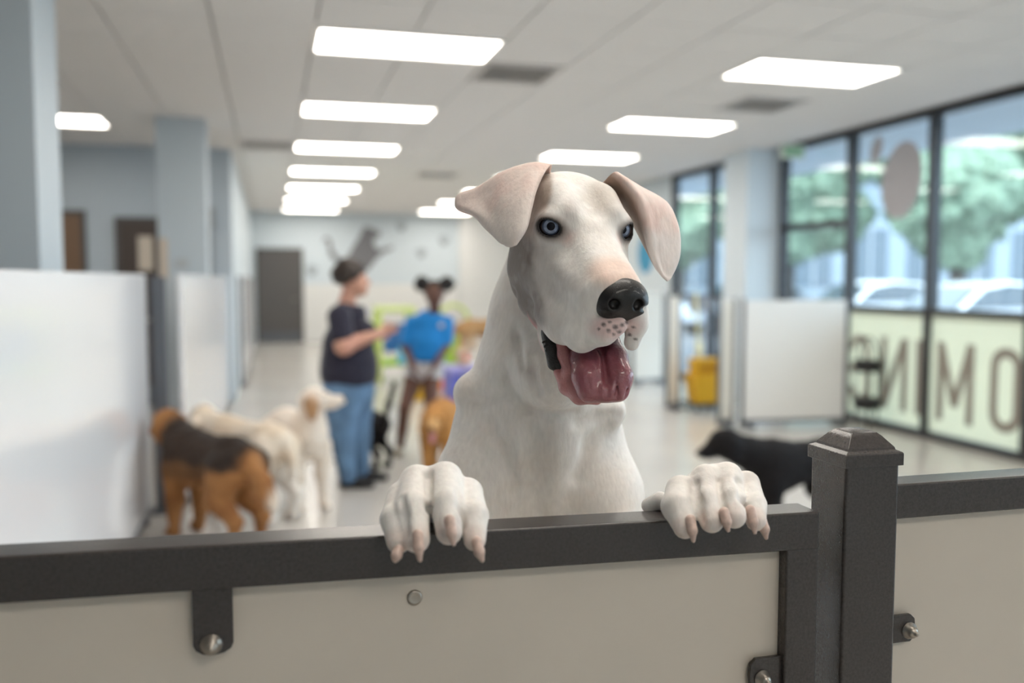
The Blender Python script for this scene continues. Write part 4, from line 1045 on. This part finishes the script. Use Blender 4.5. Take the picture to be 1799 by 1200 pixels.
MB().tube([(4.555,9.60,1.29),(4.955,9.60,1.29)], .018, 10).build('top_bar', M_steel, t, smooth=True)
MB().tube([(4.555,9.60,.06),(4.955,9.60,.06)], .018, 10).build('bottom_bar', M_steel, t, smooth=True)
MB().bb(4.70,4.955,9.50,9.60,1.12,1.28).build('tray', mat('grey_tray', (.28,.30,.34), .5), t, bevel=.01)
for x in (4.555, 4.955): MB().bb(x-.03,x+.03,9.44,9.76,.0,.03).build('foot', M_steel, t)
M_yel = mat('yellow_plastic', (.72,.40,.012), .4)
t = thing('mop_bucket', 'yellow plastic mop bucket with a wringer on casters', 'mop bucket', (4.76,9.30,0))
v = MB(); pr = [(.135,.16,.09),(.150,.175,.12),(.185,.205,.40),(.192,.212,.41),(.192,.212,.43)]
vs_ = [(4.76+sx*a, 9.28+sy*b_*.72, z) for a, b_, z in pr for sx, sy in ((-1,-1),(1,-1),(1,1),(-1,1))]
v.add(vs_, [(3,2,1,0)] + [(i*4+k, i*4+(k+1) % 4, (i+1)*4+(k+1) % 4, (i+1)*4+k) for i in range(len(pr)-1) for k in range(4)] + [(16,17,18,19)])
v.build('tub', M_yel, t, bevel=.02, bseg=3)
v = MB(); pr = [(.150,.10,.40),(.165,.12,.52),(.172,.125,.59),(.172,.125,.60)]
vs_ = [(4.76+sx*a, 9.27+sy*b_*.8, z) for a, b_, z in pr for sx, sy in ((-1,-1),(1,-1),(1,1),(-1,1))]
v.add(vs_, [(3,2,1,0)] + [(i*4+k, i*4+(k+1) % 4, (i+1)*4+(k+1) % 4, (i+1)*4+k) for i in range(3) for k in range(4)] + [(12,13,14,15)])
w = v.build('wringer', M_yel, t, bevel=.012)
for k in range(4): MB().bb(4.66+k*.06,4.68+k*.06,9.160,9.172,.43,.57).build('slot', mat('dark_yellow', (.40,.20,.01), .5), w)
MB().tube([(4.90,9.27,.55),(4.93,9.25,.75),(4.93,9.25,.82)], .014, 8).build('lever', M_steel, t, smooth=True)
for sx in (-1, 1):
    for sy in (-1, 1): MB().lathe((4.76+sx*.14, 9.28+sy*.11, .04), [(.040,-.014),(.040,.014)], 14, 'x').build('caster', M_dark, t)
MB().bb(4.60,4.92,9.14,9.42,.065,.095).build('chassis', M_dark, t)
t = thing('mop', 'mop with a pale yellow handle standing in the yellow bucket', 'mop', (4.70,9.27,.5))
MB().tube([(4.695,9.29,.60),(4.68,9.36,1.35)], .014, 10).build('handle', mat('pale_yellow', (.75,.72,.40), .5), t, smooth=True)
MB().tube([(4.695,9.285,.585),(4.693,9.30,.80)], [.045,.030], 10).build('sleeve', mat('pale_yellow', (.75,.72,.40), .5), t, smooth=True)
# black stand with two trays beside the lettered window
t = thing('black_stand', 'black stand with two dark trays in front of the lettered window', 'stand', (5.77,7.72,0))
M_blk = mat('black_plastic', (.012,.012,.013), .5)
for z in (.24,.62):
    v = MB(); pr = [(.10,z-.05),(.13,z-.03),(.14,z+.06),(.13,z+.07)]; v.lathe((5.77,7.74,0), pr, 20); v.build('tray', M_blk, t, smooth=True)
for a in (0, 2.1, 4.2): MB().tube([(5.77+.115*math.cos(a),7.74+.115*math.sin(a),0),(5.77+.125*math.cos(a),7.74+.125*math.sin(a),.66)], .010, 8).build('leg', M_blk, t, smooth=True)
MB().tube([(5.77+.12*math.cos(q*math.pi/8), 7.74, .66+.26*math.sin(q*math.pi/8)) for q in range(9)], .010, 8).build('hoop', M_blk, t, smooth=True)
# ---------------------------------------------------------------- play equipment at the back
def cm(n, c): return mat(n, c, .45)
t = thing('play_climber', 'lime green and blue plastic play climber behind the people', 'climber', (1.73,13.0,0))
for x in (1.50,1.98):
    for y in (12.9,13.5): MB().tube([(x,y,0),(x,y,1.08)], .035, 12).build('post', cm('lime_plastic', (.58,.70,.18)), t, smooth=True)
MB().bb(1.55,1.93,12.86,12.92,.45,.86).build('blue_panel', cm('deep_blue_plastic', (.02,.14,.36)), t, bevel=.03)
MB().bb(1.75,1.98,12.84,12.88,.28,.52).build('cyan_panel', cm('cyan_plastic', (.12,.50,.72)), t, bevel=.02)
MB().bb(1.46,2.02,12.88,13.52,.24,.32).build('step', cm('green_plastic', (.36,.62,.07)), t, bevel=.02)
MB().bb(1.46,2.02,12.86,13.54,1.02,1.10).build('roof_bar', cm('pale_lime_plastic', (.66,.78,.30)), t, bevel=.02)
t = thing('play_platform', 'lavender plastic play platform behind the golden retriever', 'platform', (2.55,11.05,0))
MB().bb(2.10,3.25,10.72,11.38,.335,.405).build('top', cm('lavender_plastic', (.34,.33,.72)), t, bevel=.02)
for x0, x1 in ((2.12,2.26),(2.52,2.62),(3.10,3.23)): MB().bb(x0,x1,10.76,11.34,0,.34).build('leg', cm('violet_blue_plastic', (.13,.15,.58)), t, bevel=.02)
MB().bb(2.26,3.10,11.0,11.06,.05,.34).build('back_board', cm('grey_green_plastic', (.25,.32,.30)), t)
t = thing('play_block', 'yellow plastic play block behind the girl', 'toy', (1.76,11.0,0))
MB().bb(1.64,1.86,10.88,11.12,0,.34).build('block', cm('amber_plastic', (.72,.42,.02)), t, bevel=.03)
MB().bb(1.68,1.82,10.86,10.88,.08,.26).build('face_panel', cm('amber_dark', (.55,.30,.01)), t, bevel=.008)
for x, y, c, lab in ((2.16,12.1,(.85,.22,.02),'orange plastic cone nearest the girl in blue'), (2.55,12.1,(.75,.10,.05),'red plastic cone between two orange ones'), (2.94,12.1,(.88,.36,.08),'pale orange plastic cone under the tan dog')):
    t = thing('toy_cone', lab, 'cone', (x,y,0), 'cones in the play area')
    MB().lathe((x,y,0), [(.13,.03),(.115,.04),(.06,.60),(.045,.72),(.02,.73)], 18).build('cone', cm('cone_%d' % int(x*100), c), t, smooth=True)
    MB().bb(x-.16,x+.16,y-.16,y+.16,0,.035).build('base', cm('cone_%d' % int(x*100), c), t, bevel=.01)
    MB().lathe((x,y,0), [(.098,.25),(.082,.38)], 18).build('band', cm('cone_band', (.80,.70,.62)), t, smooth=True)
t = thing('toy_hoop', 'lime green hoop stand near the tan dog', 'hoop', (2.5,12.8,0))
MB().tube([(2.55+.22*math.cos(q*math.pi/12), 12.8, .90+.22*math.sin(q*math.pi/12)) for q in range(25)], .03, 10).build('ring', cm('lime_plastic', (.52,.68,.06)), t, smooth=True)
MB().bb(2.40,2.70,12.7,12.9,0,.68).build('base', cm('green_plastic', (.36,.62,.07)), t, bevel=.03)
# ---------------------------------------------------------------- outside the windows
tag(MB().bb(6.05,90,-40,70,-.25,-.15).build('car_park', mat('asphalt', (.18,.18,.19), .9, noise=.2, nscale=.6)), 'pale car park outside the windows', kind='structure')
tag(MB().bb(6.05,7.55,-3,21.99,3.02,3.25).build('eave', mat('eave_paint', (.78,.85,.92), .7)), 'pale blue eave over the windows', kind='structure')
tag(MB().bb(-6.15,6.05,-3.15,22.05,3.26,3.45).build('roof', mat('roof_grey', (.4,.4,.4), .9)), kind='structure')
def car(x, y, col, lab):
    t = thing('parked_car', lab, 'car', (x, y, -.15), 'cars parked outside')
    sec = [(-2.2,.35,.75),(-2.1,.30,.92),(-1.3,.28,1.00),(-.75,.28,1.45),(.0,.28,1.60),(.9,.28,1.55),(1.6,.28,1.12),(2.1,.30,1.02),(2.22,.35,.75)]
    def shell(a, b_, inset, zlo):
        vs_ = []; fs_ = []
        pts = [(-2.25,.35),(-2.25,.72),(-2.05,.90),(-1.15,1.00),(-.45,1.50),(.15,1.60),(.95,1.55),(1.65,1.12),(2.1,1.02),(2.25,.72),(2.25,.35)]
        for w_ in (-.88, .88):
            for px_, pz in pts: vs_.append((x+px_, y+w_*(1.0 if pz < 1.15 else .80), -.15+pz))
        n = len(pts); fs_ = [tuple(range(n-1,-1,-1)), tuple(range(n,2*n))] + [(i,(i+1) % n, n+(i+1) % n, n+i) for i in range(n)]
        return MB().add(vs_, fs_)
    shell(0,0,0,0).build('body', mat('car_paint_'+col[0], col[1], .25, coat=.6), t, bevel=.06, bseg=3)
    g = MB()
    for w_ in (-1, 1):
        pts = [(-.98,1.08),(-.40,1.46),(.15,1.54),(.85,1.50),(1.40,1.14)]
        vs_ = [(x+a, y+w_*(.86 if b_ < 1.2 else .735), -.15+b_) for a, b_ in pts] + [(x+a, y+w_*(.90 if b_ < 1.2 else .76), -.15+b_) for a, b_ in pts]
        n = 5; g.add(vs_, [tuple(range(n)), tuple(range(2*n-1,n-1,-1))] + [(i,(i+1) % n, n+(i+1) % n, n+i) for i in range(n)])
    g.build('side_windows', mat('car_glass', (.05,.07,.09), .08, coat=.5), t)
    MB().add([(x-1.12,y-.72,.87),(x-1.12,y+.72,.87),(x-.50,y+.64,1.33),(x-.50,y-.64,1.33),(x-1.16,y-.72,.90),(x-1.16,y+.72,.90),(x-.54,y+.64,1.36),(x-.54,y-.64,1.36)], [(0,1,2,3),(7,6,5,4),(0,4,5,1),(1,5,6,2),(2,6,7,3),(3,7,4,0)]).build('windscreen', mat('car_glass', (.05,.07,.09), .08, coat=.5), t)
    for a in (-1.4, 1.4):
        for w_ in (-.82, .82): MB().lathe((x+a, y+w_, .17), [(.20,-.10),(.32,-.09),(.32,.09),(.20,.10)], 20, 'y').build('wheel', mat('tyre', (.02,.02,.02), .8), t, smooth=True)
    for w_ in (-.62, .62): MB().bb(x-2.27,x-2.20,y+w_-.16,y+w_+.16,.48,.62).build('headlight', mat('headlight', (.8,.8,.8), .1), t, bevel=.02)
car(14.6,19.6,('white',(.85,.86,.88)),'white car parked outside behind the second window mullion')
car(13.6,15.0,('silver',(.80,.82,.86)),'pale car parked outside at the right window')
car(14.0,24.5,('grey',(.42,.45,.50)),'grey car parked farther off outside')
M_leaf = mat('tree_leaves', (.24,.33,.23), .7, noise=.5, nscale=4, bump=1., bscale=12)
M_bark = mat('bark', (.07,.055,.045), .9)
tb = Body(); _r = random.Random(5)
for k in range(14):
    a = _r.random()*6.28; rr_ = _r.random()*1.7
    tb.ell((rr_*math.cos(a), rr_*math.sin(a), 4.2+_r.random()*2.2), (1.0+_r.random()*.5,)*3, k=.3)
TVx, TFx = tb.mesh(.10, lambda p: ((fbm(p, 2.2)-.5)*.9 + (vnoise(p, 5.)-.5)*.35).astype(np.float32))
crown_me = None
TREES = [(25.5,32,.9,'round green tree behind the grey car'),(32,27,.95,'round green tree behind the white car'),(41,27,.85,'green tree behind the pale car'),(50,30,1.0,'green tree at the right end of the car park'),
         (21,44,1.4,'tall tree seen through the far window'),(29.5,36,1.4,'tall tree at the back left of the car park'),(41.5,40,1.5,'tall tree in the back row behind the pale car'),(54,44,1.5,'tall tree farthest right in the back row')]
for i, (an, rr_, s, lab) in enumerate(TREES):
    x, y = rr_*math.sin(math.radians(an)), rr_*math.cos(math.radians(an))
    t = thing('tree', lab, 'tree', (x,y,-.15), 'trees beyond the car park')
    if crown_me is None: o = npmesh('crown', TVx, TFx, None, M_leaf, t); crown_me = o.data
    else:
        o = bpy.data.objects.new('crown', crown_me); COL.objects.link(o); o.parent = t; o.matrix_parent_inverse = t.matrix_basis.inverted()
    o.matrix_basis = Matrix.Translation((x,y,-.15)) @ Matrix.Rotation(i*1.3,4,'Z') @ Matrix.Scale(s*.85,4)
    MB().tube([(x,y,-.15),(x+.1,y,2.0),(x,y+.1,4.2)], [.17,.12,.09], 10).build('trunk', M_bark, t, smooth=True)

bt = thing('backdrop_building', 'added pale blue grey building masking the bright sky behind the trees', 'building', (36,46,-.15))  # building added to cover bright sky below the crowns with a pastel tone
_a = 0.; _d = np.array([math.cos(_a), math.sin(_a), 0]); _n = np.array([-math.sin(_a), math.cos(_a), 0]); _c = np.array([36., 46., -.15])
def bpr(u0, u1, z0, z1, d0, d1): return MB().prism([(u0,z0),(u1,z0),(u1,z1),(u0,z1)], d1-d0, (_c + _n*d0, _d, (0,0,1), _n))
bpr(-24,24,0,7.4,0,8).build('wall', mat('building_wall', (.36,.42,.48), .8), bt)
bpr(-24.3,24.3,7.4,7.9,-.4,8.3).build('roof', mat('building_roof', (.50,.54,.58), .8), bt)
for k in range(12):
    w = bpr(-22+k*3.8,-19.6+k*3.8,1.2,4.6,-.06,.02).build('window', mat('building_glass', (.12,.16,.20), .1), bt)
    bpr(-20.86+k*3.8,-20.74+k*3.8,1.2,4.6,-.10,-.05).build('mullion', mat('building_roof', (.50,.54,.58), .8), w)
